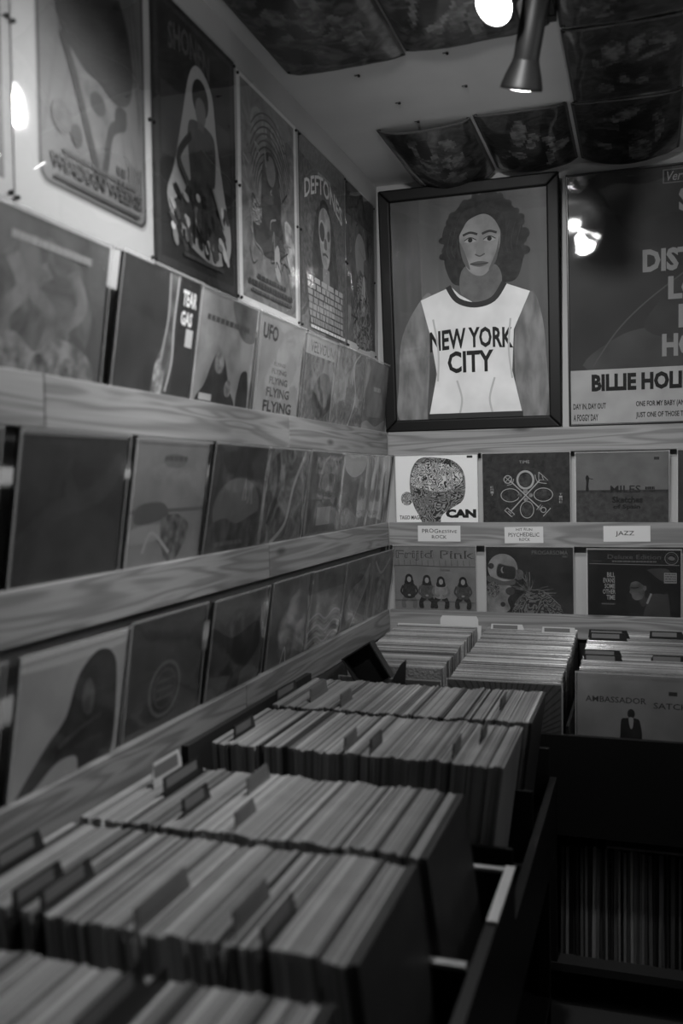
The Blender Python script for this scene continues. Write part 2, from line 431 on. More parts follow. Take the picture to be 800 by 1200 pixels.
def art_t4(a):
    a.rect(0, 0, 100, 100, mottle(135, 160, 8)); a.text('UFO', 8, 8, 40, 24, G(55), .03)
    for k, (y, h, xa, xb) in enumerate(((44, 4, 36, 62), (51, 5.5, 33, 66), (60, 7.5, 29, 70), (71, 10, 25, 76), (85, 12, 20, 84))):
        a.text('FLYING', xa, y, xb, y+h, G(95-8*k), .03)
def art_t5(a):
    a.rect(0, 0, 100, 100, mottle(70, 135, 22, 6, .2, None, .5, 0, 0, 1.5)); a.rect(0, 0, 100, 22, G(165))
    a.text('VELVOUNG', 12, 6, 90, 19, G(80))
    a.blob([(30, 60), (50, 40), (75, 45), (85, 75), (55, 95), (32, 85)], mottle(50, 90, 30))
def art_t6(a): a.rect(0, 0, 100, 100, mottle(95, 150, 20, 6, .2, None, .5, 0, 0, 2)); a.line([(55, 100), (75, 60), (60, 20), (80, 0)], 3, G(175), True)
def art_t7(a):
    a.rect(0, 0, 100, 100, mottle(95, 140, 9, 3)); a.greek(38, 36, 66, 42, G(175), 4, 8); a.blob([(0, 100), (20, 85), (60, 92), (100, 80), (100, 100)], G(165))
def art_m1(a):
    a.rect(0, 0, 100, 100, mottle(42, 56, 9, 3)); a.line([(5, 75), (40, 50), (75, 40), (96, 15)], 14, mottle(50, 66, 10), True); a.rect(0, 0, 3, 100, G(95)); a.rect(0, 0, 100, 2, G(110))
def art_m2(a):
    a.rect(0, 0, 100, 100, mottle(108, 128, 9)); a.ell(52, 16, 16, 6, G(100)); a.greek(38, 12, 68, 16, G(75), 4, 3)
    a.rect(0, 55, 100, 58, G(90)); a.blob([(10, 52), (40, 50), (48, 62), (10, 66)], G(80)); a.blob([(4, 70), (40, 68), (50, 78), (4, 82)], G(135))
    a.blob([(40, 66), (60, 60), (80, 72), (66, 98), (50, 96)], mottle(45, 110, 45)); a.line([(20, 90), (30, 74), (55, 92)], 3, G(150), True)
def art_m3(a):
    a.rect(0, 0, 100, 100, mottle(38, 58, 12)); a.ell(52, 60, 42, 30, mottle(85, 105, 8)); a.blob([(0, 100), (0, 78), (30, 68), (55, 74), (100, 64), (100, 100)], mottle(40, 75, 24))
    a.line([(60, 52), (62, 30), (66, 52)], 4, G(130)); a.line([(70, 55), (74, 36), (78, 56)], 4, G(120)); a.greek(20, 90, 70, 94, G(90), 7, 2)
def art_m4(a):
    a.rect(0, 0, 100, 100, mottle(40, 110, 14, 5, .18, None, .5, 0, 0, 2)); a.line([(92, 0), (70, 40), (60, 80), (30, 100)], 5, G(140), True); a.line([(25, 5), (35, 40), (20, 80)], 8, G(48), True)
def art_m5(a):
    a.rect(0, 0, 100, 100, mottle(70, 96, 16)); a.rect(20, 6, 90, 26, mottle(60, 130, 40)); a.rect(8, 56, 92, 96, mottle(55, 72, 20)); a.rect(34, 66, 74, 88, G(125)); a.blob([(40, 30), (56, 26), (62, 44), (46, 46)], G(120))
def art_m6(a):
    a.rect(0, 0, 100, 100, mottle(92, 130, 14)); a.blob([(15, 0), (90, 0), (84, 22), (50, 30), (20, 20)], G(175)); a.line([(80, 30), (74, 60), (80, 96)], 8, G(150), True); a.ell(34, 82, 16, 12, G(140))
def art_m7(a):
    a.rect(0, 0, 100, 100, mottle(80, 140, 12, 4, .2, (1, .3, 1)))
    for x in (12, 34, 60, 84): a.line([(x, 0), (x+6, 40), (x-4, 100)], 7, mottle(120, 175, 20), True)
def art_l1(a):
    a.rect(0, 0, 100, 100, mottle(158, 178, 6)); a.blob([(0, 0), (100, 0), (100, 9), (55, 12), (0, 10)], G(192))
    a.blob([(4, 96), (28, 66), (44, 50), (52, 24), (68, 10), (84, 14), (92, 34), (93, 92), (64, 100), (58, 82), (40, 80), (20, 92)], mottle(30, 62, 16))
    a.blob([(58, 34), (64, 28), (70, 40), (68, 54), (60, 50)], mottle(75, 110, 40)); a.line([(40, 70), (60, 62), (80, 58)], 3, G(72), True)
def art_l2(a):
    a.rect(0, 0, 100, 100, mottle(50, 64, 8, 3)); a.ring(50, 62, 20, 22, 3.2, G(95)); a.ring(50, 62, 14, 16, 1.5, G(80))
    for k in range(3): a.rect(40, 54+k*7, 60, 56+k*7, G(84))
def art_l3(a):
    a.rect(0, 0, 100, 100, mottle(70, 90, 9)); a.blob([(0, 25), (40, 40), (85, 32), (92, 60), (60, 78), (30, 74), (4, 66)], mottle(34, 50, 14)); a.blob([(40, 80), (60, 72), (55, 100), (38, 100)], G(40))
def art_l4(a):
    a.rect(0, 0, 100, 100, mottle(72, 92, 8)); a.blob([(30, 80), (55, 60), (80, 66), (96, 90), (60, 98)], mottle(45, 100, 26)); a.line([(36, 92), (44, 76), (48, 94)], 2, G(160), True)  # the pale line draws a crumpled glint into the print
def art_l5(a):
    a.rect(0, 0, 100, 100, mottle(85, 110, 10)); a.rect(0, 0, 100, 26, mottle(60, 90, 14))
    for k in range(6): a.line([(4, 58+k*7), (28, 52+k*7), (52, 62+k*7), (78, 54+k*7), (98, 60+k*7)], 2.6, G((150, 60)[k % 2]), True)
def art_l6(a):
    a.rect(0, 0, 100, 100, mottle(60, 90, 10)); a.blob([(12, 60), (30, 38), (62, 30), (90, 10), (80, 50), (50, 74), (22, 80)], mottle(90, 130, 22)); a.line([(30, 100), (50, 80), (94, 30)], 3, G(135), True)
def art_l7(a):
    a.rect(0, 0, 100, 100, mottle(75, 110, 16)); a.blob([(30, 100), (36, 50), (55, 34), (72, 50), (78, 100)], mottle(90, 145, 24)); a.line([(20, 10), (50, 30), (84, 12)], 4, G(140), True)

TI = math.radians(8)
def leftrow(items, ztop, group):
    for i, (right, label, art, base) in enumerate(items):
        cover(label, 'L', right-CW/2-.004, ztop, TI+rnd.uniform(-.02, .02), art, base, group, depth=-.030+.006*(i % 2), amp=.0022 if i < 3 else .005, seed=i*7+int(ztop*100), roll=rnd.uniform(-.008, .008))
leftrow([
    (-1.934, 'blurred grey swirling cover at the near end of the topmost left rail', art_t1, G(100)),
    (-1.591, 'dark cover with a pale vertical streak and a small white block of letters', art_t2, G(50)),
    (-1.257, 'pale cover with dark cloaked figures on the topmost left rail', art_t3, G(130)),
    (-.926, 'light grey cover with the word flying repeated in growing letters', art_t4, G(140)),
    (-.572, 'mottled cover with a light lettered band along its top edge', art_t5, G(90)),
    (-.311, 'narrowly visible grey cover second from the corner on the topmost left rail', art_t6, G(120)),
    (.030, 'pale mottled cover nearest the corner on the topmost left rail', art_t7, G(120))], .430, 'covers on the topmost left rail')
leftrow([
    (-2.25, 'cover cut off by the frame edge on the middle left rail', art_l4, G(60)),
    (-1.897, 'large plain dark cover in a crumpled bag on the middle left rail', art_m1, G(45)),
    (-1.545, 'light grey cover with a faint machine drawing on the middle left rail', art_m2, G(110)),
    (-1.229, 'dark cover with a pale dome and two flames on the middle left rail', art_m3, G(50)),
    (-.907, 'dark swirling cover with a pale diagonal streak on the middle left rail', art_m4, G(60)),
    (-.580, 'grey cover with a small pale square near its foot', art_m5, G(80)),
    (-.275, 'pale cover with a white blot along its top edge', art_m6, G(110)),
    (.030, 'streaky pale cover nearest the corner on the middle left rail', art_m7, G(110))], .086, 'covers on the middle left rail')
leftrow([
    (-2.262, 'pale cover cut off by the frame edge on the lowest left rail', art_t6, G(120)),
    (-1.914, 'pale cover with a dark hooded bird-like shape on the lowest left rail', art_l1, G(130)),
    (-1.572, 'dark grey cover with a thin oval badge in its middle', art_l2, G(55)),
    (-1.239, 'grey cover with a dark bowl-like shape on the lowest left rail', art_l3, G(70)),
    (-.873, 'plain grey cover with a small crumpled glint drawn in its print near the foot', art_l4, G(75)),
    (-.587, 'grey cover with wavy light and dark bands in its lower half', art_l5, G(90)),
    (-.249, 'grey cover with a swooping pale shape second from the corner, lowest left rail', art_l6, G(70)),
    (.034, 'grey cover with a pale arch shape nearest the corner, lowest left rail', art_l7, G(85))], -.268, 'covers on the lowest left rail')

# ---- back wall covers (coordinates from close-up crops, mapped to the sheet)
def remap(a, x0, y0, x1, y1): a.b = (x0, y0, x1, y1)
def art_can(a):
    a.rect(0, 0, 100, 100, W_); remap(a, 82, 62, 405, 385)
    a.blob([(138, 175), (150, 110), (185, 72), (250, 72), (310, 84), (350, 125), (358, 190), (345, 240), (300, 270), (262, 300), (255, 345), (200, 345), (175, 300), (150, 250)], scribble(40, 150, 16, 90))
    a.blob([(140, 165), (165, 105), (220, 90), (280, 95), (335, 120), (345, 165), (300, 195), (250, 205), (200, 195), (165, 185)], scribble(45, 215, 22, 80))
    a.ell(126, 230, 24, 27, scribble(35, 190, 40, 60))
    a.text('CAN', 279, 272, 398, 306, K_, .07); a.text('TAGO MAGO', 95, 296, 185, 312, K_, .02); a.rect(365, 66, 387, 75, G(40))
def art_time(a):
    a.rect(0, 0, 100, 100, mottle(30, 54, 60, 4)); remap(a, 40, 75, 715, 750); c = G(172); d = G(160)
    a.text('TIME', 328, 132, 408, 155, d); 
    for x, flip in ((112, 1), (645, -1)):
        for i, ch in enumerate('TIME'): a.text(ch, x-12, 400-i*20*flip-8, x+12, 400-i*20*flip+8, d)
    a.ring(375, 415, 225, 225, 2, G(75)); a.ring(375, 415, 215, 215, 2, G(70))
    for (x, y, rx, ry, w_) in ((375, 285, 62, 68, 16), (255, 405, 72, 52, 6), (512, 402, 72, 52, 6), (385, 520, 52, 66, 6)):
        a.ell(x, y, rx*.8, ry*.8, mottle(32, 75, 60)); a.ring(x, y, rx, ry, w_, c)
    a.line([(255, 290), (480, 505)], 9, c); a.line([(485, 290), (260, 530)], 9, c)
    a.ring(238, 280, 30, 30, 7, c); a.line([(220, 262), (256, 298)], 5, c); a.line([(256, 262), (220, 298)], 5, c); a.line([(232, 325), (270, 315), (285, 275)], 5, c, True)
    a.line([(480, 225), (550, 290), (478, 285)], 6, c, False, True); a.line([(505, 255), (515, 285)], 5, c); a.line([(450, 245), (470, 300), (540, 315)], 5, c, True)
    a.line([(232, 505), (288, 558), (264, 575), (210, 525)], 7, c, False, True); a.line([(238, 530), (262, 552)], 5, c)
    a.ring(512, 522, 20, 20, 6, c); a.line([(492, 480), (460, 520)], 5, c); a.line([(568, 508), (510, 572)], 6, c); a.line([(505, 488), (475, 525)], 4, c)
    for x, y in ((330, 405), (415, 405), (375, 372), (378, 440)): a.ell(x, y, 17, 17, mottle(60, 150, 70))
def art_sketch(a):
    a.rect(0, 0, 100, 100, mottle(92, 108, 14)); remap(a, -55, 235, 450, 740)
    a.rect(-55, 450, 450, 740, mottle(52, 72, 60)); a.rect(-55, 447, 450, 462, mottle(28, 60, 80))
    a.blob([(0, 450), (2, 400), (-2, 375), (8, 360), (18, 378), (14, 420), (16, 450)], K_); a.line([(12, 378), (40, 384)], 4, K_)
    a.text('MILES', 135, 422, 300, 464, G(30), .01); a.greek(325, 430, 375, 446, K_, 3, 4)
    a.text('Sketches', 145, 484, 312, 522, G(22), .04); a.text('of Spain', 150, 530, 298, 562, G(22), .04); a.rect(372, 262, 400, 278, G(45))
def art_band(a):
    a.rect(0, 0, 100, 100, mottle(106, 120, 20)); remap(a, 60, 60, 695, 695)
    a.text('Frijid Pink', 75, 92, 685, 172, G(46), .02); a.text('Frijid Pink', 80, 98, 681, 166, G(114), -.012)
    for i in range(13): x = 95+i*46; a.line([(x, 165), (x+2, 210)], 3, G(55))
    a.line([(62, 212), (230, 208), (400, 215), (690, 216)], 4, G(58)); a.text('Defrosted', 425, 232, 495, 250, G(60))
    for x, y, sh, lg in ((175, 305, 24, 96), (315, 310, 58, 26), (425, 320, 112, 28), (595, 320, 48, 30)):
        for q in (-1, 1): a.blob([(x+q*6, 450), (x+q*40, 448), (x+q*62, 490), (x+q*58, 535), (x+q*26, 535), (x+q*30, 492), (x+q*8, 474)], G(lg))
        a.blob([(x-46, 365), (x-22, 348), (x+22, 348), (x+46, 365), (x+42, 455), (x-42, 455)], mottle(sh, sh+26, 70))
        for q in (-1, 1): a.line([(x+q*48, 366), (x+q*64, 412), (x+q*34, 442), (x+q*6, 436)], 15, G(sh+14 if sh < 80 else 105), True)
        a.ell(x, y+6, 30, 36, G(26)); a.blob([(x-26, y+10), (x+26, y+10), (x+32, y+48), (x-32, y+48)], G(26)); a.ell(x+1, y+12, 16, 22, G(140)); a.ell(x, 440, 12, 8, G(130))
    a.line([(62, 480), (330, 475), (690, 490)], 3, G(60))
def art_astro(a):
    a.rect(0, 0, 100, 100, mottle(22, 40, 16)); remap(a, 60, 85, 690, 715)
    wm = mottle(110, 150, 18); a.blob([(60, 380), (150, 360), (230, 370), (250, 420), (215, 480), (225, 560), (60, 600)], mottle(85, 135, 22))
    a.ell(182, 245, 110, 110, wm); a.blob([(72, 300), (180, 340), (270, 330), (262, 365), (170, 372), (72, 345)], G(80))
    a.ell(300, 290, 36, 40, mottle(50, 90, 30)); a.blob([(150, 215), (210, 222), (275, 240), (270, 320), (210, 325), (140, 300)], G(34))
    a.line([(150, 215), (210, 222), (275, 240), (270, 320), (210, 325), (140, 300)], 6, G(95), True, True)
    a.ell(183, 256, 15, 24, G(125)); a.ell(192, 254, 13, 22, G(34)); a.ell(96, 228, 22, 22, G(48)); a.ell(235, 415, 34, 30, G(60)); a.ell(180, 515, 18, 18, G(45)); a.ell(108, 405, 50, 58, scribble(45, 110, 40, 50))
    r = random.Random(4)
    for k in range(26):
        an = r.uniform(-2.9, .35); L = r.uniform(70, 200); x, y = 375, 420
        a.line([(x, y), (x+L*.55*math.cos(an)+r.uniform(-12, 12), y+L*.5*math.sin(an)), (x+L*math.cos(an), y+L*math.sin(an)*.8)], r.uniform(4, 9), mottle(55, 105, 50), True)
    a.blob([(250, 560), (290, 470), (370, 410), (470, 420), (600, 520), (580, 600), (260, 620)], scribble(34, 100, 18, 60)); a.line([(390, 400), (480, 410), (600, 515)], 5, G(110), True)
    a.text('PROGARSOMA', 396, 108, 655, 138, G(92), .01); a.greek(615, 145, 650, 158, G(80), 3, 2)
def art_deluxe(a):
    a.rect(0, 0, 100, 100, G(9)); remap(a, 45, 40, 770, 765)
    a.rect(45, 40, 770, 152, G(20)); a.line([(58, 156), (760, 162)], 5, G(110)); a.text('Deluxe Edition', 205, 78, 620, 115, G(75), .005)
    a.greek(240, 128, 585, 140, G(95), 14, 9); a.greek(80, 128, 160, 136, G(60), 5, 1)
    a.ring(700, 105, 50, 50, 6, G(105)); a.ring(700, 105, 36, 36, 3, G(70)); a.blob([(672, 105), (690, 88), (712, 92), (728, 110), (710, 122), (690, 118)], G(95))
    a.rect(290, 195, 678, 765, mottle(6, 20, 9, 2)); a.blob([(520, 196), (678, 196), (678, 300), (610, 280), (560, 240)], mottle(44, 66, 8, 2))
    # plain bust in profile
    a.blob([(470, 765), (485, 560), (520, 470), (555, 400), (640, 400), (678, 420), (678, 765)], mottle(40, 56, 20))
    a.blob([(455, 430), (520, 400), (520, 480), (470, 500)], G(48)); a.blob([(378, 340), (402, 290), (450, 280), (492, 310), (500, 380), (470, 440), (425, 452), (398, 432), (392, 405), (374, 388), (382, 365)], mottle(44, 108, 12, 2)); a.blob([(384, 306), (412, 258), (470, 250), (528, 280), (540, 350), (522, 420), (494, 420), (496, 350), (470, 316), (430, 296)], G(20)); a.line([(384, 350), (420, 352), (446, 346)], 9, G(24)); a.ell(496, 352, 12, 22, G(84))
    a.line([(512, 480), (545, 395)], 16, G(125))
    for i, (t, x0, x1) in enumerate((('BILL', 200, 262), ('EVANS', 170, 262), ('SOME', 180, 262), ('OTHER', 165, 266), ('TIME', 195, 262))): a.text(t, x0, 225+i*47, x1, 265+i*47, G(140), .02)
    a.greek(155, 482, 262, 494, G(90), 7, 5); a.rect(643, 222, 740, 308, G(125)); 
    for k in range(4): a.greek(650, 230+k*19, 734, 239+k*19, G(70), 4, k)
BT = math.radians(3)
BC = [
    (.027+.1575, .090, 'white cover with a scribbled round head shape above the progressive rock card', art_can, W_),
    (.362+.1575, .090, 'dark cover with pale crossed emblems above the psychedelic rock card', art_time, G(45)),
    (.699+.1575, .084, 'grey two-tone cover with a tiny standing figure above the jazz card', art_sketch, G(90)),
    (1.045+.1575, .088, 'dark cover cut off by the frame edge beyond the jazz card', art_m3, G(45)),
    (.018+.1575, -.255, 'grey cover with four seated people and dripping letters', art_band, G(95)),
    (.372+.1575, -.255, 'dark cover with a white space helmet and tangled plants', art_astro, G(40)),
    (.738+.1575, -.262, 'black cover with a man in profile and stacked pale words', art_deluxe, G(20)),
    (1.085+.1575, -.258, 'dark cover cut off by the frame edge on the lowest back rail', art_l2, G(40)),
]
for i, (x, zt, lab, art, base) in enumerate(BC):
    cover(lab, 'B', x, zt, BT, art, base, 'covers on the back wall rails', depth=-.024, amp=.0008, seed=50+i)

# ---- handwritten genre cards tacked to the middle back rail
def genre_card(label, x0, x1, z0, z1, lines):
    W, H = x1-x0, z1-z0
    mb = MB(); mb.box((-W/2, 0, 0), (W/2, H, .0008), CARD); o = mb.build('genre_card'); tag(o, label, 'card', 'handwritten genre cards')
    a = Art(W, H, 0, 0, 100, 100, .0010)
    for t, xa, ya, xb, yb in lines: a.text(t, xa, ya, xb, yb, G(50), .004, lambda u, v: 1.5*math.sin(9*u))
    a.build('lettering', o); place(o, 'B', ((x0+x1)/2, -.0005, z0), 0, rnd.uniform(-.02, .02))
genre_card('white card reading progressive rock', .115, .278, -.236, -.176, [('PROG', 10, 20, 48, 46), ('RESSIVE', 50, 28, 92, 46), ('ROCK', 33, 60, 68, 82)])
genre_card('white card reading psychedelic rock', .443, .583, -.240, -.180, [('HIT RUN', 30, 8, 72, 24), ('PSYCHEDELIC', 10, 36, 90, 60), ('ROCK', 38, 68, 66, 86)])
genre_card('white card reading jazz', .794, .953, -.232, -.176, [('JAZZ', 26, 32, 66, 68)])

# ------------------------------------------------------------------ posters on the left wall
def poster(label, y0, y1, z0, z1, art, base, film_amp=.003, seed=0, border=None, curl=None):
    W, H = y1-y0, z1-z0; mb = MB(); mb.box((-W/2, 0, 0), (W/2, H, .0012), base)
    o = mb.build('music_poster'); tag(o, label, 'poster', 'gig posters on the left wall')
    a = Art(W, H, 0, 0, 100, 100, .0015); art(a); a.build('artwork', o)
    wavy_sheet(W+.006, H+.004, 14, 18, crinkle(seed, film_amp), GLASS, .0045).build('plastic_sheet', o, True)
    for sx in (-1, 1):
        for v in (.02, .5, .98):
            m = MB(); m.lathe([(.0001, .0068), (.003, .006), (.004, .0045), (.004, .001)], METAL, 10); p = m.build('pin', o, True); p.location = (sx*(W/2-.004), v*H, .0012)
    place(o, 'L', (XW+.0005, (y0+y1)/2, z0)); return o
def rrect(a, xa, ya, xb, yb, r, mat):
    pts = []
    for cx, cy, a0 in ((xb-r, yb-r, 0), (xa+r, yb-r, 90), (xa+r, ya+r, 180), (xb-r, ya+r, 270)):
        for k in range(6): t = math.radians(a0+k*18); pts.append((cx+r*math.cos(t), cy+r*.75*math.sin(t)))
    a.poly(pts, mat)
def art_p1(a):
    a.rect(0, 0, 100, 100, G(182)); rrect(a, 14, 2, 96, 92, 6, G(150)); rrect(a, 15, 3, 95, 91, 6, G(42)); rrect(a, 16.5, 4, 93.5, 89.6, 5, mottle(84, 108, 6))
    for x0, x1 in ((30, 18), (40, 26), (66, 80), (72, 90)): a.line([(x0, 40), (x1, 75)], .8, G(85))
    for k in range(7): a.line([(60+k*4, 8), (70+k*3.5, 26+k*2), (90, 40+k*3)], .8, G(75), True)
    a.line([(18, 36), (28, 32), (36, 24)], 2, G(85), True)
    a.blob([(24, 20), (38, 10), (58, 10), (75, 18), (84, 34), (83, 48), (72, 53), (58, 50), (44, 48), (30, 40)], mottle(16, 42, 14))
    a.poly([(34, 44), (46, 49), (60, 52), (76, 54), (68, 62), (62, 75), (58, 84), (53, 74), (42, 56)], mottle(66, 112, 16))
    a.line([(31, 42), (40, 54), (51, 72), (57, 83)], 4.2, G(34), True); a.line([(58, 83), (62, 73), (66, 63), (75, 58), (77, 53)], 4.2, G(34), True)
    a.ell(74, 57, 5, 4, G(32)); a.ell(56, 57, 6, 3.6, G(45)); a.ell(30, 68, 7, 5, mottle(45, 90, 40)); a.ell(40, 71, 4, 3.5, G(50))
    for x, y in ((70, 73), (74, 73), (70, 77), (74, 77)): a.rect(x, y, x+3, y+3, G(50))
    for k in range(5): a.line([(80+k*2.6, 70), (80+k*2.6, 84)], .8, G(85))
    a.greek(30, 77, 86, 78.6, G(70), 18, 4); a.text('WINDIAN WEENS', 22, 79.5, 90, 84.2, G(48), .03); a.rect(24, 86.0, 88, 87.2, G(40))
def art_p2(a):
    a.rect(0, 0, 100, 100, G(38)); a.rect(3, 2, 97, 98, mottle(52, 64, 30)); a.rect(7, 4, 94, 95, mottle(34, 46, 10)); a.rect(9, 32, 92, 58, mottle(58, 72, 8))
    a.text('SHONEN', 18, 9, 66, 19, G(88), .02, lambda u, v: -3*math.sin(3.1*u))
    a.blob([(41, 22), (52, 16), (68, 22), (74, 40), (84, 62), (91, 74), (88, 85), (70, 90), (45, 88), (24, 82), (14, 72), (22, 60), (32, 40)], G(172))
    a.blob([(38, 44), (44, 38), (66, 38), (72, 44), (70, 60), (62, 66), (44, 66), (40, 58)], mottle(62, 88, 20)); a.ell(54, 28, 10, 7.5, mottle(22, 40, 30)); a.ell(54, 33, 6.5, 5.5, G(112)); a.rect(50, 37, 58, 40, G(100))
    a.blob([(44, 60), (66, 60), (78, 72), (84, 82), (60, 84), (30, 80), (20, 74), (32, 68)], mottle(40, 88, 26))
    r = random.Random(3)
    for k in range(60):
        x = r.uniform(18, 88); y = r.uniform(67, 88)
        a.ell(x, y, r.uniform(2, 5), r.uniform(1.2, 2.6), G(r.choice((30, 48, 80, 130, 190, 200))), r.uniform(0, 90), 10)
    a.line([(40, 45), (26, 56), (36, 64)], 3, G(70), True); a.line([(66, 60), (80, 74)], 2, G(140)); a.greek(30, 90.5, 78, 92, G(72), 14, 8)
def art_p3(a):
    a.rect(0, 0, 100, 100, G(225)); a.rect(5, 2, 95, 96.5, mottle(98, 148, 12, 6, .2, None, .5, 0, 0, 2)); 
    a.text('Circle', 20, 10, 80, 22, G(156), .02, lambda u, v: -3*math.sin(3.1*u))
    for k in range(9): a.ring(50, 48, 20+k*3, 16+k*3, .9, G(62+6*(k % 3)), 180+k*6, 360-k*4)
    a.blob([(36, 40), (44, 26), (60, 26), (68, 40), (66, 66), (38, 66)], mottle(60, 100, 12)); a.ell(52, 33, 8, 7, G(121))
    a.blob([(22, 66), (38, 50), (66, 52), (74, 70), (40, 74)], mottle(58, 92, 14)); a.ell(28, 56, 8, 6, scribble(85, 176, 30, 40)); a.blob([(76, 52), (92, 56), (92, 76), (80, 70)], mottle(132, 218, 26)); a.blob([(56, 70), (64, 66), (66, 82), (58, 80)], G(170))
    pr = random.Random(8)
    for k in range(26):
        x, y = pr.uniform(8, 92), pr.uniform(24, 80); a.line([(x, y), (x+pr.uniform(-9, 9), y+pr.uniform(-5, 5)), (x+pr.uniform(-14, 14), y+pr.uniform(-9, 9))], .9, G(pr.choice((60, 75, 150, 165))), True)
    a.greek(26, 84, 74, 86, G(68), 8, 6); a.greek(12, 87.5, 86, 90, G(68), 12, 7); a.greek(16, 91.5, 84, 93, G(75), 14, 9)
def art_p4(a):
    a.rect(0, 0, 100, 100, mottle(82, 117, 16)); a.rect(3, 1, 97, 98.5, mottle(93, 125, 60, 3))
    for k in range(3): a.ring(50, 40, 42+k*3, 26+k*2, 1, G(126), 180, 360)
    a.greek(38, 12, 66, 14.2, G(170), 7, 2); a.text('DEFTONES', 10, 16, 92, 26, G(225), .02, lambda u, v: -9*math.sin(math.pi*u)+6)
    a.blob([(24, 66), (28, 44), (36, 32), (52, 27), (66, 32), (74, 46), (80, 68), (60, 72), (40, 72)], mottle(64, 94, 30)); a.blob([(38, 40), (42, 32), (52, 29), (62, 33), (64, 42), (61, 56), (52, 63), (43, 57)], mottle(149, 204, 22))
    a.ell(45, 43, 5.5, 5, G(89)); a.ring(45, 43, 6.5, 6, .8, G(210)); a.ell(59, 43, 3, 3, G(97)); a.blob([(50, 46), (54, 46), (55, 51), (49, 51)], G(121)); a.line([(46, 55), (52, 54), (57, 55)], 1.4, G(97), True); a.ring(51, 31, 9, 5, 2.4, G(62), 180, 360); a.rect(45, 62, 60, 74, G(159)); a.ell(20, 44, 7, 6, mottle(98, 148, 40))
    for k in range(7): a.greek(12+k*.6, 70+k*3.7, 90-k*.6, 72.8+k*3.7, G(196-8*k), 6+k, k+20)
    a.greek(16, 96, 92, 97.6, G(225), 12, 31)
def art_p5(a):
    a.rect(0, 0, 100, 100, mottle(74, 120, 14, 6, .2, None, .5, 0, 0, 1.5)); a.rect(0, 0, 100, 20, mottle(55, 92, 40)); a.rect(0, 95, 100, 100, G(225))
    a.blob([(30, 36), (44, 26), (62, 30), (70, 44), (58, 50), (46, 48), (36, 52)], G(167)); a.blob([(60, 42), (78, 40), (84, 56), (66, 58)], G(116))
    a.blob([(24, 94), (30, 66), (44, 52), (66, 56), (80, 70), (88, 94)], scribble(85, 162, 10, 50)); a.blob([(50, 70), (56, 52), (64, 54), (62, 72)], G(203))
    for k in range(6): a.line([(20+k*12, 94), (30+k*9, 80), (24+k*11, 66)], 1.4, G(149), True)
_p5 = art_p5
def art_p5(a):
    _p5(a); pr = random.Random(9)
    for k in range(30):
        x, y = pr.uniform(8, 92), pr.uniform(22, 92); a.line([(x, y), (x+pr.uniform(-10, 10), y+pr.uniform(-6, 6)), (x+pr.uniform(-16, 16), y+pr.uniform(-10, 10))], 1.2, G(pr.choice((60, 130, 150))), True)
def art_p0(a): a.rect(0, 0, 100, 100, G(170)); a.rect(5, 4, 96, 95, mottle(60, 100, 10))
Q = lambda y: -3.42+(y+3.42)*.9868
poster('poster cut off by the frame edge at the near end of the left wall', Q(-2.58), Q(-2.126), .462, 1.048, art_p0, G(160), seed=1)
poster('white bordered poster with a dark ice cream cone shape', Q(-2.118), Q(-1.668), .458, 1.05, art_p1, G(180), .0045, 11)
poster('dark poster of a woman in a flowered skirt inside a white teardrop', Q(-1.658), Q(-1.235), .458, 1.052, art_p2, G(40), .0016, 12)
poster('white edged poster with swirling grey line work, third from the corner', Q(-1.222), Q(-.797), .458, 1.045, art_p3, G(190), .0012, 13)
poster('grey concert poster with pale arched lettering over a skull face', Q(-.776), Q(-.322), .458, 1.045, art_p4, G(70), .0012, 14)
poster('rumpled dark poster hanging in the corner beside the black frame', Q(-.314), Q(.040), .458, 1.040, art_p5, G(70), .004, 15)

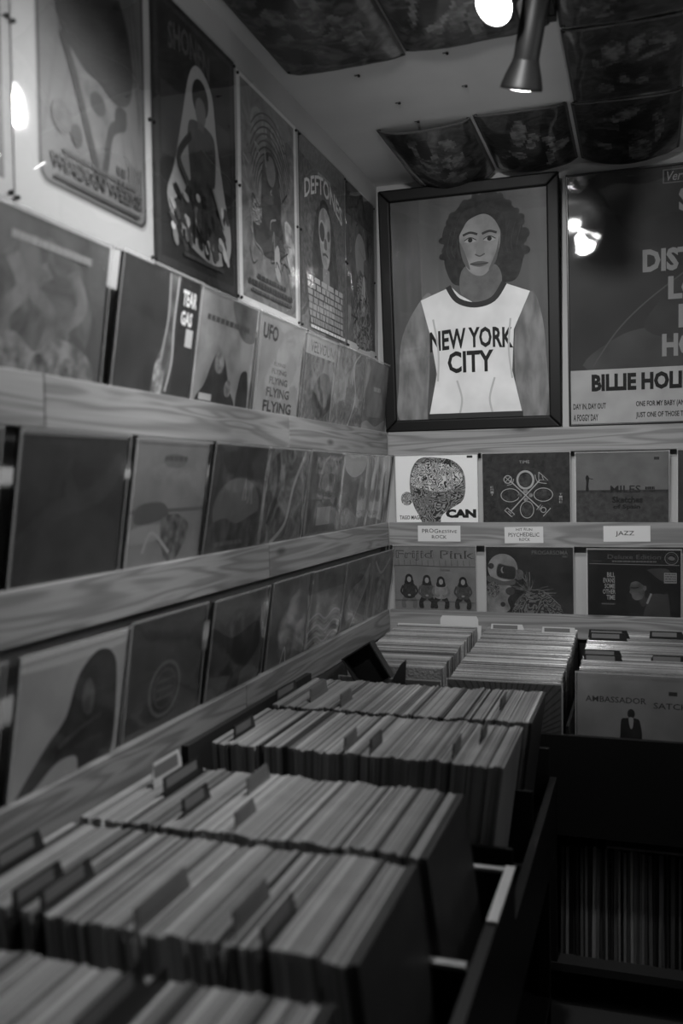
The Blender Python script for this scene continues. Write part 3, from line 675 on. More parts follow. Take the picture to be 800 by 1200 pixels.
# ------------------------------------------------------------------ framed pictures on the back wall
def art_portrait(a):
    """a plain generic figure in a white sleeveless shirt"""
    a.rect(0, 0, 100, 100, mottle(82, 112, 3, 3, .2, (3, .6, 1))); remap(a, 52, 105, 460, 705)
    a.rect(52, 105, 130, 705, mottle(70, 92, 4, 2, .2, (4, .5, 1))); skin = mottle(112, 140, 60, 2, .3); dk = mottle(24, 52, 40)
    arm = mottle(104, 150, 9, 3, .16, (2.5, .8, 1)); shade = mottle(70, 96, 9, 3, .2)
    a.blob([(130, 372), (158, 366), (176, 470), (166, 580), (160, 705), (60, 705), (60, 600), (74, 470)], arm); a.blob([(150, 400), (170, 470), (162, 590), (158, 705), (136, 705), (146, 560)], shade)
    a.blob([(415, 372), (440, 420), (452, 520), (450, 705), (350, 705), (362, 560), (360, 460)], arm); a.blob([(380, 420), (372, 520), (374, 705), (352, 705), (362, 560), (364, 470)], shade)
    hr = random.Random(5)
    a.blob([(210, 330), (192, 255), (206, 178), (246, 126), (300, 112), (354, 126), (392, 178), (402, 255), (384, 332), (340, 345), (250, 345)], dk)
    for k in range(34):
        t = math.radians(150+k*240/33); a.ell(298+hr.uniform(92, 108)*math.cos(t), 232+hr.uniform(106, 122)*math.sin(t), hr.uniform(9, 16), hr.uniform(9, 16), dk, 0, 10)
    for k in range(14):
        x = 205+k*14; a.line([(x+8, 140+abs(k-6.5)*9), (x-4, 200+abs(k-6.5)*8), (x+4, 270)], 2.2, G(62), True)
    a.blob([(246, 296), (330, 296), (342, 360), (300, 400), (238, 370)], mottle(88, 108, 20)); a.poly([(128, 376), (210, 345), (232, 368), (275, 396), (320, 385), (348, 345), (415, 372), (372, 470), (366, 580), (392, 705), (140, 705), (166, 580), (150, 470)], mottle(206, 234, 7, 3, .2))
    a.line([(202, 344), (226, 382), (272, 398), (320, 386), (350, 344)], 15, G(48), True)
    a.blob([(236, 205), (250, 162), (290, 150), (328, 162), (342, 205), (336, 262), (310, 310), (286, 322), (258, 306), (240, 262)], mottle(118, 150, 14, 3)); a.blob([(236, 230), (250, 260), (262, 304), (244, 280)], G(96)); a.blob([(340, 220), (330, 262), (310, 308), (332, 280)], G(92))
    a.blob([(230, 218), (236, 160), (290, 136), (346, 165), (350, 220), (328, 178), (300, 160), (262, 172), (244, 196)], dk)
    for x in (264, 314): a.blob([(x-16, 228), (x, 219), (x+16, 228), (x, 233)], G(160)); a.ell(x, 226, 6, 6, G(32)); a.line([(x-19, 212), (x, 206), (x+19, 212)], 6, G(52), True); a.line([(x-16, 227), (x, 219), (x+16, 227)], 2.5, G(50), True)
    a.blob([(288, 222), (294, 222), (300, 262), (278, 264)], G(128)); a.line([(276, 264), (288, 270), (301, 264)], 3.5, G(80), True); a.blob([(262, 289), (286, 283), (310, 289), (287, 298)], G(88)); a.line([(262, 289), (286, 291), (310, 289)], 2.5, G(58), True)
    a.text('NEW YORK', 150, 458, 370, 514, G(30), .03, lambda u, v: -7*math.sin(math.pi*u)+6); a.text('CITY', 196, 520, 318, 580, G(30), .03)
    for p in ([(160, 430), (172, 520), (168, 600)], [(364, 440), (358, 520), (366, 600)], [(220, 600), (232, 650), (226, 690)], [(320, 596), (306, 650), (312, 690)]): a.line(p, 5, G(182), True)
    a.rect(140, 690, 392, 705, G(52))
def art_songs(a):
    S = 69.; a.rect(0, 0, 100, 100, mottle(34, 54, 4, 4)); remap(a, 0, 0, 69, 89)
    a.blob([(6, 69), (16, 58), (30, 55), (44, 60), (52, 69)], mottle(56, 72, 8)); a.blob([(26, 56), (32, 44), (40, 36), (48, 44), (46, 60)], mottle(46, 60, 10)); a.blob([(14, 6), (30, 2), (48, 8), (56, 28), (50, 48), (34, 30), (20, 22)], mottle(30, 42, 8))
    a.line([(8, 68), (16, 56), (26, 46), (42, 34)], .5, G(80), True)
    tone = G(142)
    for t, x0, y in (('SONGS', 36.8, 7.5), ('FOR', 49, 17.5), ('DISTINGUÉ', 25.0, 27.5), ('LOVERS', 33.4, 37.5), ('BILLIE', 36.8, 47.5), ('HOLIDAY', 31.4, 57.5)):
        a.text(t, x0, y-(1.7 if 'É' in t else 0), 66, y+8.2, tone, .045)
    a.rect(31.6, 1, 52, 5.8, G(100)); a.rect(32.1, 1.4, 51.5, 5.4, G(34)); a.text('Verve', 33, 1.8, 41, 5.0, G(135), .01, shear=.3)
    a.rect(0, 69.2, 69, 89, mottle(160, 176, 10, 2)); a.text('BILLIE HOLIDAY', 7.4, 70.8, 51, 77.2, K_, .05)
    a.text('DAY IN, DAY OUT', .9, 81.4, 12.3, 83.9, G(36), .025); a.text('A FOGGY DAY', .9, 85.4, 9.6, 87.9, G(36), .025)
    a.text('ONE FOR MY BABY (AND ONE MORE FOR THE ROAD)', 22.6, 81.2, 60, 83.7, G(36), .025); a.text('JUST ONE OF THOSE THINGS', 22.6, 85.2, 43, 87.7, G(36), .025)
def framed(label, x0, x1, z0, z1, bw, depth, art, tilt, glassfn=None, fm=None):
    W, H = x1-x0, z1-z0; root = empty('framed_picture'); tag(root, label, 'picture', 'framed pictures on the back wall')
    fm = fm or DARKPL
    for nm, pts in (('left', [(-W/2, 0), (-W/2+bw, bw), (-W/2+bw, H-bw), (-W/2, H)]), ('r', [(W/2, 0), (W/2, H), (W/2-bw, H-bw), (W/2-bw, bw)]),
                    ('t', [(-W/2, H), (-W/2+bw, H-bw), (W/2-bw, H-bw), (W/2, H)]), ('b', [(-W/2, 0), (W/2, 0), (W/2-bw, bw), (-W/2+bw, bw)])):
        m = MB(); m.prism(pts, 0, depth, fm); o = m.build('frame_bar', root); bevel(o, min(.006, bw*.25), 3)
    m = MB(); m.box((-W/2+bw*.5, bw*.5, .001), (W/2-bw*.5, H-bw*.5, .004), G(60)); m.build('backing', root)
    a = Art(W-2*bw, H-2*bw, 0, 0, 100, 100, .0045); art(a); p = a.build('picture_sheet', root); p.location = (0, bw, 0)
    s = wavy_sheet(W-2*bw, H-2*bw, 40, 40, glassfn or (lambda u, v: 0), GLASS, .008); q = s.build('glazing', root, True); q.location = (0, bw, 0)
    place(root, 'B', ((x0+x1)/2, YW-.006, z0), tilt); return root
framed('black framed portrait of a person in a white sleeveless shirt', -.012, .650, .183, 1.082, .044, .022, art_portrait, math.radians(5.0), fm=flat(.006, .5, .25, 'frame_lacquer'))
def warp_glaze(u, v):
    # the clear sheet bellies forward towards its upper near corner
    r = math.hypot((u-.02)*.7, (v-.80)); ripple = .0005*math.sin(r*55)*math.exp(-r*6)
    return ripple+.0003*(1+math.sin(9*u+7*v))
framed('thin framed album poster with a white lower strip of song titles', .674, 1.374, .184, 1.062, .007, .012, art_songs, math.radians(6.2), warp_glaze)

# ------------------------------------------------------------------ plastic-sleeved sheets pinned under the ceiling
def ceiling_sheet(label, x0, x1, y0, y1, sag, tone, seed, bend=0):
    nx, ny = 36, 48; mb = MB(); r = random.Random(seed)
    lo, hi, accent = tone; ms = [mottle(lo, hi, r.uniform(9, 15), 7, .11, None, .45, .6, 30, 2.5), mottle(accent-30, accent+30, 34, 5, .12, None, .45, .6, 30), mottle(max(8, lo-12), lo+2, 14, 3, .2, None, .45, .6, 30), T(88)]
    sh = [(r.choice((1, 2, 1)), r.uniform(.2, .8), r.uniform(.2, .8), r.uniform(.06, .28), r.uniform(.03, .16), r.uniform(0, 3)) for _ in range(13)]
    wr = [(r.uniform(-40, 40), r.uniform(-30, 30), r.uniform(0, 6)) for _ in range(5)]
    ws = [(r.uniform(-9, 9), r.uniform(-9, 9), r.uniform(0, 6)) for _ in range(4)]
    V = []; F = []; Mi = []
    for j in range(ny+1):
        for i in range(nx+1):
            u, v = i/nx, j/ny
            d = sag*(math.sin(math.pi*u)**.8)*(.35+.65*math.sin(math.pi*min(1, v*1.0))) + bend*math.sin(math.pi*u)*v**2
            d += .004*(1+sum(math.sin(a*u+b*v+c) for a, b, c in ws)/4)*min(1, 10*min(u, 1-u)+.1)
            d += .0012*(1+sum(math.sin(a*u+b*v+c) for a, b, c in wr)/5)
            V.append(((u-.5)*(x1-x0), (v-.5)*(y1-y0), -.002-d))
    for j in range(ny):
        for i in range(nx):
            u, v = (i+.5)/nx, (j+.5)/ny; k = 0
            for (m_, cx, cy, rx, ry, rot) in sh:
                du, dv = u-cx, (v-cy); p, q = du*math.cos(rot)-dv*math.sin(rot), du*math.sin(rot)+dv*math.cos(rot)
                e = (p/rx)**2+(q/ry)**2
                if e < 1: k = m_ if e < .55 or m_ == 2 else 0
            if min(u, 1-u) < .02 or min(v, 1-v) < .015: k = 3
            a = j*(nx+1)+i; F.append((a, a+nx+1, a+nx+2, a+1)); Mi.append(k)
    mb.v, mb.f, mb.m, mb.mats = V, F, Mi, ms
    o = mb.build('sleeved_poster', None, True); tag(o, label, 'poster', 'plastic sleeved sheets under the ceiling')
    s = o.modifiers.new('thick', 'SOLIDIFY'); s.thickness = .0012; s.offset = -1
    o.location = ((x0+x1)/2, (y0+y1)/2, ZC+H0)
    for sx in (-1, 1):
        for sy in (-1, 1):
            m = MB(); m.lathe([(.0001, -.009), (.004, -.008), (.005, -.005), (.005, 0)], METAL, 10); p = m.build('pin', o, True); p.location = (sx*((x1-x0)/2-.008), sy*((y1-y0)/2-.01), 0)
    return o
ceiling_sheet('sagging dark sleeved sheet in the ceiling corner above the portrait', .115, .42, -.52, .0, .05, (26, 76, 92), 21, .045)
ceiling_sheet('dark sleeved sheet with pale jagged shapes, middle of the back ceiling row', .43, .715, -.535, -.03, .018, (20, 62, 105), 22, .025)
ceiling_sheet('sleeved sheet above the song poster, last in the back ceiling row', .725, 1.05, -.525, -.02, .016, (20, 56, 78), 23, .03)
ceiling_sheet('large dark sleeved sheet beside the spotlight, second ceiling row', .735, 1.04, -1.0, -.53, .012, (22, 58, 80), 24)
ceiling_sheet('crumpled sleeved sheet on the ceiling next to the left wall', .0, .335, -1.50, -1.0, .02, (24, 92, 100), 25)
ceiling_sheet('sleeved sheet on the ceiling left of the glowing bulb', .34, .645, -1.50, -1.02, .016, (28, 92, 118), 26)
ceiling_sheet('dark sleeved sheet cut off by the upper frame edge right of the bulb', .735, 1.05, -1.50, -1.01, .014, (20, 58, 76), 27)
for i, (x, y) in enumerate(((.18, -.92), (.24, -.70), (.44, -.97), (.45, -.75), (.26, -.54))):
    m = MB(); m.lathe([(.0001, -.007), (.004, -.006), (.0045, -.003), (.002, 0)], METAL, 10); o = m.build('ceiling_tack', None, True); o.location = (x, y, ZC+H0)
    m2 = MB(); m2.box((-.012, -.0015, -.0025), (.002, .0015, -.0008), METAL); m2.build('staple', o)
    tag(o, 'small dark tack left in the bare ceiling between the sleeved sheets', 'tack', 'loose ceiling tacks')

# ------------------------------------------------------------------ spotlights on a ceiling track
tk = empty('lighting_track', (.715, -2.2, ZC-.022+H0)); tag(tk, 'black lighting track on the ceiling carrying the spotlights', 'track')
m = MB(); m.box((-.017, -1.15, 0), (.017, 1.08, .022), METAL); m.build('rail_body', tk)
m = MB(); m.box((-.019, 1.08, -.002), (.019, 1.11, .022), METAL); m.build('end_cap', tk)
SPL = ['spotlight facing the camera with its bulb disc glowing white', 'black spotlight with a flared shade tilted down towards the corner',
       'black spotlight added out of view on the track to light the back wall', 'black spotlight on the track behind the camera aimed at the bins']
def spotlight(i, pos, aim, power, cone, blend, mount):
    root = empty('spotlight', (pos[0], pos[1], pos[2]+H0)); tag(root, SPL[i], 'spotlight', 'track spotlights')
    p = Vector(pos); d = (Vector(aim)-p).normalized(); q = d.to_track_quat('-Z', 'Y')
    hd = dict(r=q)
    def head(name, mb, sm=True):
        o = mb.build(name, root, sm); o.rotation_mode = 'QUATERNION'; o.rotation_quaternion = q; return o
    m = MB(); m.lathe([(.0001, .215), (.024, .213), (.029, .205), (.029, .058), (.027, .05)], METAL, 28); head('housing', m)
    m = MB(); m.lathe([(.0295, .062), (.031, .055), (.041, .028), (.047, .008), (.048, 0), (.0455, 0), (.044, .008), (.038, .027), (.028, .052)], METAL, 32); sh_ = head('shade', m)
    m = MB(); m.lathe([(.0435, .002), (.0405, .0005), (.036, -.001), (.020, -.003), (.0001, -.004)], BULB, 32); m.build('bulb', sh_, True)
    b = p - d*.16; t = Vector((mount[0], mount[1], ZC-.024))
    for name, r_, A, B in (('arm', .008, b, t+Vector((0, 0, -.03))), ('stem', .013, t+Vector((0, 0, -.034)), t)):
        m = MB(); L = (B-A).length; m.lathe([(r_, 0), (r_, L)], METAL, 14, True, True); o = m.build(name, root, True)
        o.rotation_mode = 'QUATERNION'; o.rotation_quaternion = (B-A).to_track_quat('Z', 'Y'); o.location = A-p
    m = MB(); m.lathe([(.0001, -.02), (.016, -.016), (.02, 0), (.016, .016), (.0001, .02)], METAL, 18); o = m.build('joint', root, True); o.location = b-p
    ld = bpy.data.lights.new('spot', 'SPOT'); ld.energy = power; ld.spot_size = math.radians(cone); ld.spot_blend = blend; ld.shadow_soft_size = .035
    lo = bpy.data.objects.new('spot_beam', ld); col.objects.link(lo); lo.parent = root; lo.location = d*.05; lo.rotation_mode = 'QUATERNION'; lo.rotation_quaternion = q
for i, s in enumerate(SPOTS): spotlight(i, *s)
def pendant(pos, power):  # unseen lamp, added as fill for the ceiling and walls
    root = empty('fill_pendant_lamp', (pos[0], pos[1], pos[2]+H0)); tag(root, 'white globe pendant lamp added out of frame to brighten the ceiling and walls', 'lamp')
    m = MB(); m.lathe([(.11*math.sin(math.pi*k/16)+1e-4, -.11*math.cos(math.pi*k/16)) for k in range(17)], emis('lit_globe', 2.0), 28); gl = m.build('globe', root, True)
    L = ZC-pos[2]-.11; m = MB(); m.lathe([(.004, .11), (.004, .11+L)], METAL, 8, True, True); m.build('cord', root)
    m = MB(); m.lathe([(.05, .11+L), (.05, .095+L), (.03, .085+L), (.0001, .085+L)], METAL, 20); m.build('ceiling_rose', root, True)
    m = MB(); m.lathe([(.028, .10), (.028, .14), (.006, .15)], METAL, 16); m.build('lamp_holder', root, True)
    ld = bpy.data.lights.new('fill_globe_light', 'POINT'); ld.energy = power; ld.shadow_soft_size = .115
    lo = bpy.data.objects.new('fill_globe_light', ld); col.objects.link(lo); lo.parent = root
pendant(*FILL_PENDANT)

# ------------------------------------------------------------------ record bins
ZB = -.872                                   # inside floor of the bins
lb = empty('record_bin', (.35, -2.2, -1.5+H0)); tag(lb, 'long black record bin standing along the left wall', 'bin', 'black record bins')
def part(p, name, a, b, mat=BLACK): return boxobj(name, a, b, mat, p)
part(lb, 'floor_board', (.0, -3.4, ZB-.018), (.69, -.95, ZB))
part(lb, 'side_board', (.69, -3.4, -.98), (.708, -1.765, -.705))
part(lb, 'side_board', (.69, -1.764, -.98), (.708, -.93, -.80))
part(lb, 'wall_board', (.0, -1.69, ZB), (.016, -.93, -.556), flat(.035, .6, .2, 'dark_stained_board'))
part(lb, 'end_board', (.0, -.95, -1.5), (.69, -.932, -.72))
for y in (-2.45, -2.120, -1.775, -1.665, -1.325):
    part(lb, 'divider_board', (.016, y-.005, ZB), (.69, y+.005, -.71))
part(lb, 'edge_strip', (.692, -1.985, -.705), (.709, -1.767, -.700), PALE)
part(lb, 'edge_strip', (.614, -1.782, -.709), (.6915, -1.768, -.703), PALE)
part(lb, 'edge_strip', (.615, -2.128, -.709), (.684, -2.112, -.703), PALE)
part(lb, 'ledge_board', (.02, -.932, -.645), (.42, -.802, -.628))
part(lb, 'shelf_board', (.02, -3.4, -1.40), (.69, -.95, -1.38))
part(lb, 'plinth', (.05, -3.38, -1.5), (.60, -.97, -1.40))
for y in (-3.39, -2.2, -.96): part(lb, 'post', (.66, y-.012, -1.38), (.69, y+.012, -.98))

bb = empty('record_bin', (.9, -.4, -1.5+H0)); tag(bb, 'black record bin with a shelf below, standing under the back wall', 'bin', 'black record bins')
part(bb, 'front_board', (.665, -.800, -1.005), (1.9, -.782, -.722))
part(bb, 'front_board', (.0, -.800, -1.005), (.6645, -.782, -.722))
part(bb, 'floor_board', (.0, -.782, -.905), (1.9, .0, -.89))
part(bb, 'back_board', (.0, -.016, -.89), (1.9, .0, -.60))
for x in (.366, .725, 1.085): part(bb, 'divider_board', (x-.004, -.782, -.89), (x+.004, -.016, -.70))
part(bb, 'stile', (.665, -.795, -1.40), (.694, -.765, -1.005))
part(bb, 'shelf_board', (.665, -.80, -1.395), (1.9, -.02, -1.372), paint('dusty_black', .03))
part(bb, 'shelf_back', (.665, -.36, -1.372), (1.9, -.34, -1.005))
part(bb, 'plinth', (.70, -.68, -1.5), (1.9, -.02, -1.395))
chip = MB(); chip.prism([(-.006, 0), (.004, .004), (.007, .03), (.002, .045), (-.005, .03)], 0, .002, PALE); c = chip.build('chipped_edge', bb); c.rotation_euler = (math.pi/2, 0, .2); c.location = Vector((.677, -.8005, -1.01+H0))-bb.location

# ---- records
def sleeve_mat(v, coat=0, i=0):
    k = ('slv', v, coat)
    if k not in MATS:
        m, nt, b = new_mat('card_sleeve'); L = nt.links.new
        tc = nt.nodes.new('ShaderNodeTexCoord'); n = nt.nodes.new('ShaderNodeTexNoise'); r = nt.nodes.new('ShaderNodeMapRange')
        n.inputs['Scale'].default_value = 6; n.inputs['Detail'].default_value = 5; L(tc.outputs['Object'], n.inputs['Vector']); L(n.outputs['Fac'], r.inputs[0])
        r.inputs[1].default_value = .3; r.inputs[2].default_value = .7; r.inputs[3].default_value = v*.75; r.inputs[4].default_value = v*1.15
        L(r.outputs[0], b.inputs['Base Color']); b.inputs['Roughness'].default_value = .5; b.inputs['Specular IOR Level'].default_value = .25
        if coat:
            b.inputs['Coat Weight'].default_value = coat; b.inputs['Coat Roughness'].default_value = .2; bump(nt, b, 130, 1.0, .006)
        MATS[k] = m
    return MATS[k]
TONES = [.05, .13, .19, .235, .275, .305, .335, .38, .45]
WT = [2, 3, 3, 4, 5, 5, 4, 3, 2]
UNIT = {}
def unit_mesh(mat, axis='x'):
    k = (mat.name, axis)
    if k not in UNIT:
        mb = MB()
        # a sleeve: thin slab with a slightly narrowed mouth
        t = .5
        mb.add([(-t,-.5,0),(t,-.5,0),(t,.5,0),(-t,.5,0),(-t,-.5,.994),(t,-.5,.994),(t,.5,.994),(-t,.5,.994),(-t*.7,-.497,1),(t*.7,-.497,1),(t*.7,.497,1),(-t*.7,.497,1)],
               [(0,3,2,1),(0,1,5,4),(1,2,6,5),(2,3,7,6),(3,0,4,7),(4,5,9,8),(5,6,10,9),(6,7,11,10),(7,4,8,11),(8,9,10,11)], mat)
        UNIT[k] = mb.mesh('sleeve')
    return UNIT[k]
def pack(x0, x1, lean0, lean1, seed, tmin=.0045, tmax=.0090):
    """positions of the sleeves packed from x0 to x1 (measured at their tops)"""
    r = random.Random(seed); x = x0; out = []; dz = 0
    while x < x1:
        t = r.uniform(tmin, tmax); gap = r.choice((.0001, .0002, .0004, .0008, .0014)) if r.random() < .90 else r.uniform(.0025, .006)
        f = (x-x0)/(x1-x0); le = lean0+(lean1-lean0)*f+.010*math.sin(f*31+seed)
        dz = dz*.75+r.uniform(-.002, .002)
        tone = r.choices(range(len(TONES)), WT)[0]
        out.append((x+t/2, t, le, .315+dz+r.uniform(-.0012, .0012), r.uniform(-.0028, .0028), tone)); x += t+gap
    return out
def rec_xform(xt, y, t, le, h, wd, zb):
    """record whose top edge is centred at xt, leaning by le (top towards +x), foot at height zb"""
    xb = xt-math.sin(le)*h
    M = Matrix.Translation((xb, y, zb+H0)) @ Matrix.Rotation(le, 4, 'Y') @ Matrix.Diagonal((t, wd, h, 1))
    return M
def row_things(y0, y1, x0, x1, l0, l1, seed, label, group, last=(.06, .05), drop=0):
    ps = pack(x0, x1, l0, l1, seed); yc = (y0+y1)/2; wd = (y1-y0)-.012
    for i, (x, t, le, h, dy, tone) in enumerate(ps):
        v = TONES[tone] if i < len(ps)-2 else last[i-len(ps)]
        o = bpy.data.objects.new('vinyl_record', unit_mesh(sleeve_mat(v))); col.objects.link(o)
        o.matrix_world = rec_xform(x, yc+dy*.7, t, le, h-drop, wd, ZB)
        tag(o, label, 'record', group)
D = math.radians
row_things(-2.79, -2.470, .03, .60, D(-6), D(-6), 31, 'record sleeve packed upright in the bin row nearest the camera', 'records in the nearest bin row', drop=.022)
row_things(-2.430, -2.128, .03, .615, D(-4), D(-7), 32, 'record sleeve in the second bin row, with black tabbed dividers', 'records in the second bin row')
row_things(-2.110, -1.805, .03, .625, D(-4), D(-8), 33, 'record sleeve in the third bin row, beside the white tabbed card', 'records in the third bin row')
def row_stuff(name, rows, label):
    mb = MB()
    for (axis, a0, a1, c0, c1, l0, l1, seed, zb, htop, tmin, tmax, coat, tones) in rows:
        for i, (x, t, le, h, dy, tone) in enumerate(pack(a0, a1, l0, l1, seed, tmin, tmax)):
            wd = (c1-c0)-.014; yc = (c0+c1)/2+dy*.7
            mat = sleeve_mat(tones[tone], coat); h = h-.315+htop(x)
            M = rec_xform(x, yc, t, le, h, wd, zb)
            if axis == 'y':      # packed front to back
                M = Matrix.Translation((0, 0, 0)) @ Matrix(((0,1,0,0),(1,0,0,0),(0,0,1,0),(0,0,0,1))) @ M
            me = unit_mesh(mat)
            vs_ = [M @ v.co for v in me.vertices]; fs = [tuple(p.vertices) for p in me.polygons]
            if axis == 'y': fs = [f[::-1] for f in fs]
            mb.add([(v.x, v.y, v.z) for v in vs_], fs, mat)
    o = mb.build(name); tag(o, label, 'records', kind='stuff'); return o
HL = lambda x: .315
row_stuff('packed_records', [
    ('x', .05, .672, -1.655, -1.335, D(-3), D(7), 34, ZB, HL, .004, .0075, 0, TONES),
    ('x', .05, .688, -1.315, -.985, D(-3), D(7), 35, ZB, HL, .004, .0075, 0, TONES)],
    'tightly packed record sleeves in the far half of the left bin')
BTONE = [.04, .10, .16, .20, .24, .28, .32, .38, .46]
row_stuff('bagged_records', [
    ('y', -.70, -.06, .045, .355, D(-2), D(3), 41, -.89, lambda y: .345+.03*(y+.06)/.64, .005, .011, 1, BTONE),
    ('y', -.775, -.06, .380, .712, D(-3), D(-1), 42, -.89, lambda y: .345+.038*(y+.06)/.70, .005, .009, .5, BTONE),
    ('y', -.655, -.06, .742, 1.072, D(-3), D(0), 43, -.89, lambda y: .345+.022*(y+.06)/.62, .005, .010, 1, BTONE),
    ('y', -.66, -.06, 1.10, 1.42, D(-3), D(0), 44, -.89, lambda y: .345+.022*(y+.06)/.62, .005, .010, 1, BTONE)],
    'glossy bagged record sleeves packed front to back in the back wall bin')

# ---- front records of the back bin, covers facing the room
def front_record(label, xc, y, ztop, tilt, art, base, seed, size=.322, zb=-.89):
    h = (ztop-zb)/math.cos(tilt); mb = MB(); mb.box((-size/2, 0, 0), (size/2, h, .006), base); o = mb.build('vinyl_record'); tag(o, label, 'record', 'front records of the back bin')
    a = Art(size, h, 0, 0, 100, 100, .0066); art(a); a.build('artwork', o)
    bag(size+.01, h+.006, 16, 14, crinkle(seed, .004), .012, o)
    return place(o, 'B', (xc, y, zb), tilt)
def art_amb(a):
    a.rect(0, 0, 100, 100, mottle(120, 142, 8)); remap(a, 110, 365, 925, 1180)
    a.text('AMBASSADOR', 170, 525, 590, 568, G(50), .01); a.text('SATCH', 640, 552, 870, 594, G(50), .01); a.rect(742, 470, 800, 498, G(50))
    a.ell(487, 640, 26, 34, mottle(30, 60, 40)); a.blob([(412, 800), (418, 690), (450, 672), (520, 672), (548, 700), (552, 830), (410, 830)], mottle(22, 40, 30)); a.blob([(470, 672), (502, 672), (496, 740), (480, 740)], G(150)); a.rect(430, 830, 540, 1000, G(30))
def art_rays(a):
    a.rect(0, 0, 100, 100, G(78))
    for k in range(38):
        t = math.pi*k/37; a.line([(50+6*math.cos(t), 60-6*math.sin(t)), (50+95*math.cos(t), 60-95*math.sin(t))], 1.3, G(52))
front_record('bagged pale cover with a small dark-suited man, front of the back bin', .742+.165, -.700, -.566, D(-3), art_amb, G(125), 71)
front_record('bagged cover with fine radiating stripes, front of the middle back column', .383+.165, -.786, -.585, D(-2), art_rays, G(80), 72)
front_record('dark cover at the front of the back column nearest the corner', .046+.155, -.735, -.600, D(2), art_l3, G(30), 73, .31)

# ---- spine-out records on the lower shelves
def spines(x, x1, y, zb, axis, n_seed, label, group, hmin=.312):
    r = random.Random(n_seed)
    while x < x1:
        t = r.uniform(.0035, .011); v = r.choices((.02, .05, .11, .2, .32, .5), (5, 5, 4, 3, 2, 1))[0]
        o = bpy.data.objects.new('vinyl_record', unit_mesh(sleeve_mat(v))); col.objects.link(o); tag(o, label, 'record', group)
        le = r.uniform(-.004, .012)
        if axis == 'x': o.matrix_world = rec_xform(x+t/2+.3*le, y+.158+r.uniform(-.004, .004), t, le, r.uniform(.312, .322), .313, zb)
        else:
            M = rec_xform(x+t/2, 0, t, 0, r.uniform(.312, .322), .313, zb); o.matrix_world = Matrix.Translation((y-.158+r.uniform(-.004, .004), 0, 0)) @ Matrix(((0,1,0,0),(1,0,0,0),(0,0,1,0),(0,0,0,1))) @ M
        x += t+r.choice((.0004, .001, .002))
spines(.700, 1.12, -.745, -1.372, 'x', 61, 'record standing spine out on the shelf under the back bin', 'records on the lower shelf of the back bin')
spines(-2.15, -1.55, .675, -1.38, 'y', 62, 'record standing spine out on the dark shelf under the left bin', 'records on the lower shelf of the left bin')
fl = MB(); fl.box((-.157, -.157, 0), (.157, .157, .006), sleeve_mat(.5)); o = fl.build('vinyl_record'); o.location = (.985, -.592, -1.372+.324+H0); tag(o, 'pale record lying flat on top of the shelved spines', 'record')

# ---- divider cards with tabs
def divider(label, axis, loc, tab0, tab1, mat, strip=True, lean=0, hcard=.312, tabh=.034, wd=.312, zb=ZB, round_=False, group='tabbed divider cards'):
    """card with its foot at loc, its tab from tab0 to tab1 along its width"""
    s = .012
    if round_:
        top = [(tab1, hcard), (tab1, hcard+tabh*.6), (tab1-s*.6, hcard+tabh), (tab0+s*.6, hcard+tabh), (tab0, hcard+tabh*.6), (tab0, hcard)]
    else: top = [(tab1+s, hcard), (tab1, hcard+tabh), (tab0, hcard+tabh), (tab0-s*.3, hcard)]
    pts = [(-wd/2, 0), (wd/2, 0), (wd/2, hcard)]+[(min(wd/2, max(-wd/2, x)), z) for x, z in top]+[(-wd/2, hcard)]
    mb = MB(); mb.prism(pts, 0, .0022, mat); o = mb.build('divider_card'); tag(o, label, 'divider', group)
    if strip:
        m = MB(); m.box((tab0+.006, hcard+tabh*.40, .0022), (tab1-.016, hcard+tabh*.88, .0030), flat(.16, .5, .2, 'label_strip')); m.build('label_strip', o)
    if axis == 'x': place(o, 'L', loc, lean)
    else: place(o, 'B', loc, lean)
    return o
LBK = flat(.02, .3, .4, 'divider_black'); LGR = flat(.16, .4, .3, 'divider_grey'); LWH = flat(.55, .5, .2, 'divider_white')
yc1, yc2, yc3, yc4, yc5 = -2.6375, -2.2875, -1.9575, -1.495, -1.15
LN = D(-5)
def dv(x, yc, ya, yb, mat, label, le=LN, **k): divider(label, 'x', (x+.312*math.sin(-le), yc, ZB), ya-yc, yb-yc, mat, True, le, **k)
dv(.40, yc1, -2.66, -2.54, LBK, 'black tabbed divider in the bin row nearest the camera')
dv(.15, yc2, -2.43, -2.33, LBK, 'black divider of the close pair in the second bin row, nearer the wall')
dv(.185, yc2, -2.42, -2.31, LBK, 'black divider of the close pair in the second bin row, farther from the wall')
dv(.05, yc2, -2.34, -2.24, LBK, 'black divider against the wall side of the second bin row')
dv(.50, yc2, -2.43, -2.33, LBK, 'black divider near the aisle end of the second bin row')
dv(.45, yc2, -2.40, -2.30, LGR, 'grey divider in the middle of the second bin row')
dv(.33, yc2, -2.43, -2.30, LGR, 'smoke grey divider deep in the second bin row')
dv(.20, yc3, -2.06, -1.97, LBK, 'black divider in the third bin row')
dv(.075, yc3, -1.94, -1.83, LWH, 'white rounded divider standing by the wall in the third bin row', round_=True, tabh=.045)
dv(.115, yc3, -1.97, -1.83, LBK, 'dark divider just in front of the white rounded one')
dv(.26, yc3, -1.93, -1.84, LGR, 'grey divider at the back edge of the third bin row')
dv(.31, yc3, -2.09, -2.02, LGR, 'pale grey divider at the near edge of the third bin row')
dv(.09, yc4, -1.62, -1.52, LBK, 'black divider by the wall in the fourth bin row', D(-2))
dv(.345, yc4, -1.64, -1.56, LGR, 'grey divider of a pair near the front of the fourth bin row', D(2))
dv(.40, yc4, -1.64, -1.56, LBK, 'black divider of a pair near the front of the fourth bin row', D(2))
dv(.565, yc4, -1.62, -1.54, LBK, 'black divider towards the aisle end of the fourth bin row', D(5))
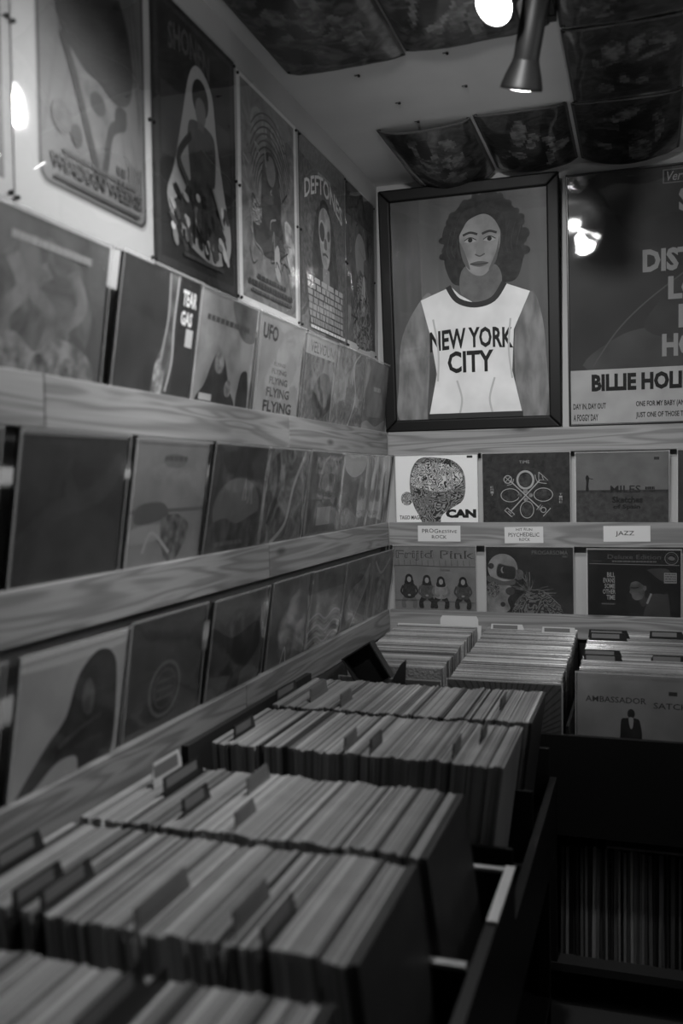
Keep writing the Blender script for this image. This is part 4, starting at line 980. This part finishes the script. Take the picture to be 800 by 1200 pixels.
dv(.60, yc4, -1.50, -1.42, LBK, 'black divider at the aisle end of the fourth bin row', D(6))
dv(.22, yc5, -1.28, -1.20, LGR, 'grey divider in the fifth bin row behind the black box', D(-1))
dv(.60, yc5, -1.22, -1.13, LBK, 'black divider towards the aisle end of the fifth bin row', D(6))
dv(.13, yc5, -1.25, -1.13, LGR, 'smoke divider by the wall in the fifth bin row', D(-3))
dv(.05, yc5, -1.28, -1.15, LBK, 'dark divider next to the wall board of the fifth bin row', D(-2))
def bv(x0, x1, y, xc, mat, label, strip=True, hc=.338, th=.030, wd=.318, **k): divider(label, 'y', (xc, y, -.89), x0-xc, x1-xc, mat, strip, D(-2), hc, th, wd, **k)
bv(.205, .348, -.045, .20, LWH, 'white rounded card at the very back of the corner bin column', False, .345, .034, round_=True)
bv(.405, .515, -.10, .546, LWH, 'white tabbed divider at the back of the middle bin column', True, .335, .028)
bv(.590, .700, -.13, .546, LWH, 'white divider with a dark tab label, back of the middle bin column', True, .335, .028)
bv(.752, .875, -.18, .907, LBK, 'black tabbed divider nearest the back rail in the jazz column')
bv(.756, .868, -.22, .907, LBK, 'black tabbed divider second from the back rail in the jazz column', True, .334)
bv(.950, 1.05, -.17, .907, LBK, 'black divider near the frame edge at the back of the jazz column')
bv(.750, .858, -.47, .907, LBK, 'black tabbed divider third from the back rail in the jazz column', True, .322)
bv(.756, .862, -.53, .907, LBK, 'black tabbed divider nearest the pale front cover of the jazz column', True, .318)
bv(.950, 1.05, -.50, .907, LBK, 'black arched divider near the frame edge in the jazz column', True, .318, round_=True)

# ---- black box leaning at the far end of the left bin
bx = empty('storage_box', (.196, -.875, -.597+H0)); tag(bx, 'open black box lying askew behind the far bin row', 'box')
for nm, a, b in (('side', (-.05, 0, 0), (-.046, .06, .12)), ('side', (.046, 0, 0), (.050, .06, .12)), ('lid', (-.046, 0, .116), (.046, .06, .12)), ('bottom', (-.046, 0, 0), (.046, .06, .004)), ('back_panel', (-.046, .056, .004), (.046, .06, .116))):
    m = MB(); m.box(a, b, flat(.022, .5, .3, 'box_card')); m.build(nm, bx)
bx.rotation_euler = (D(-6), D(-32), D(8))
m = MB(); m.prism([(0, 0), (.055, .0), (.057, .092), (.040, .075)], 0, .003, LBK); o = m.build('divider_card'); place(o, 'B', (.228, -.885, -.605), D(-8)); tag(o, 'pointed dark card sticking up beside the open black box', 'divider')
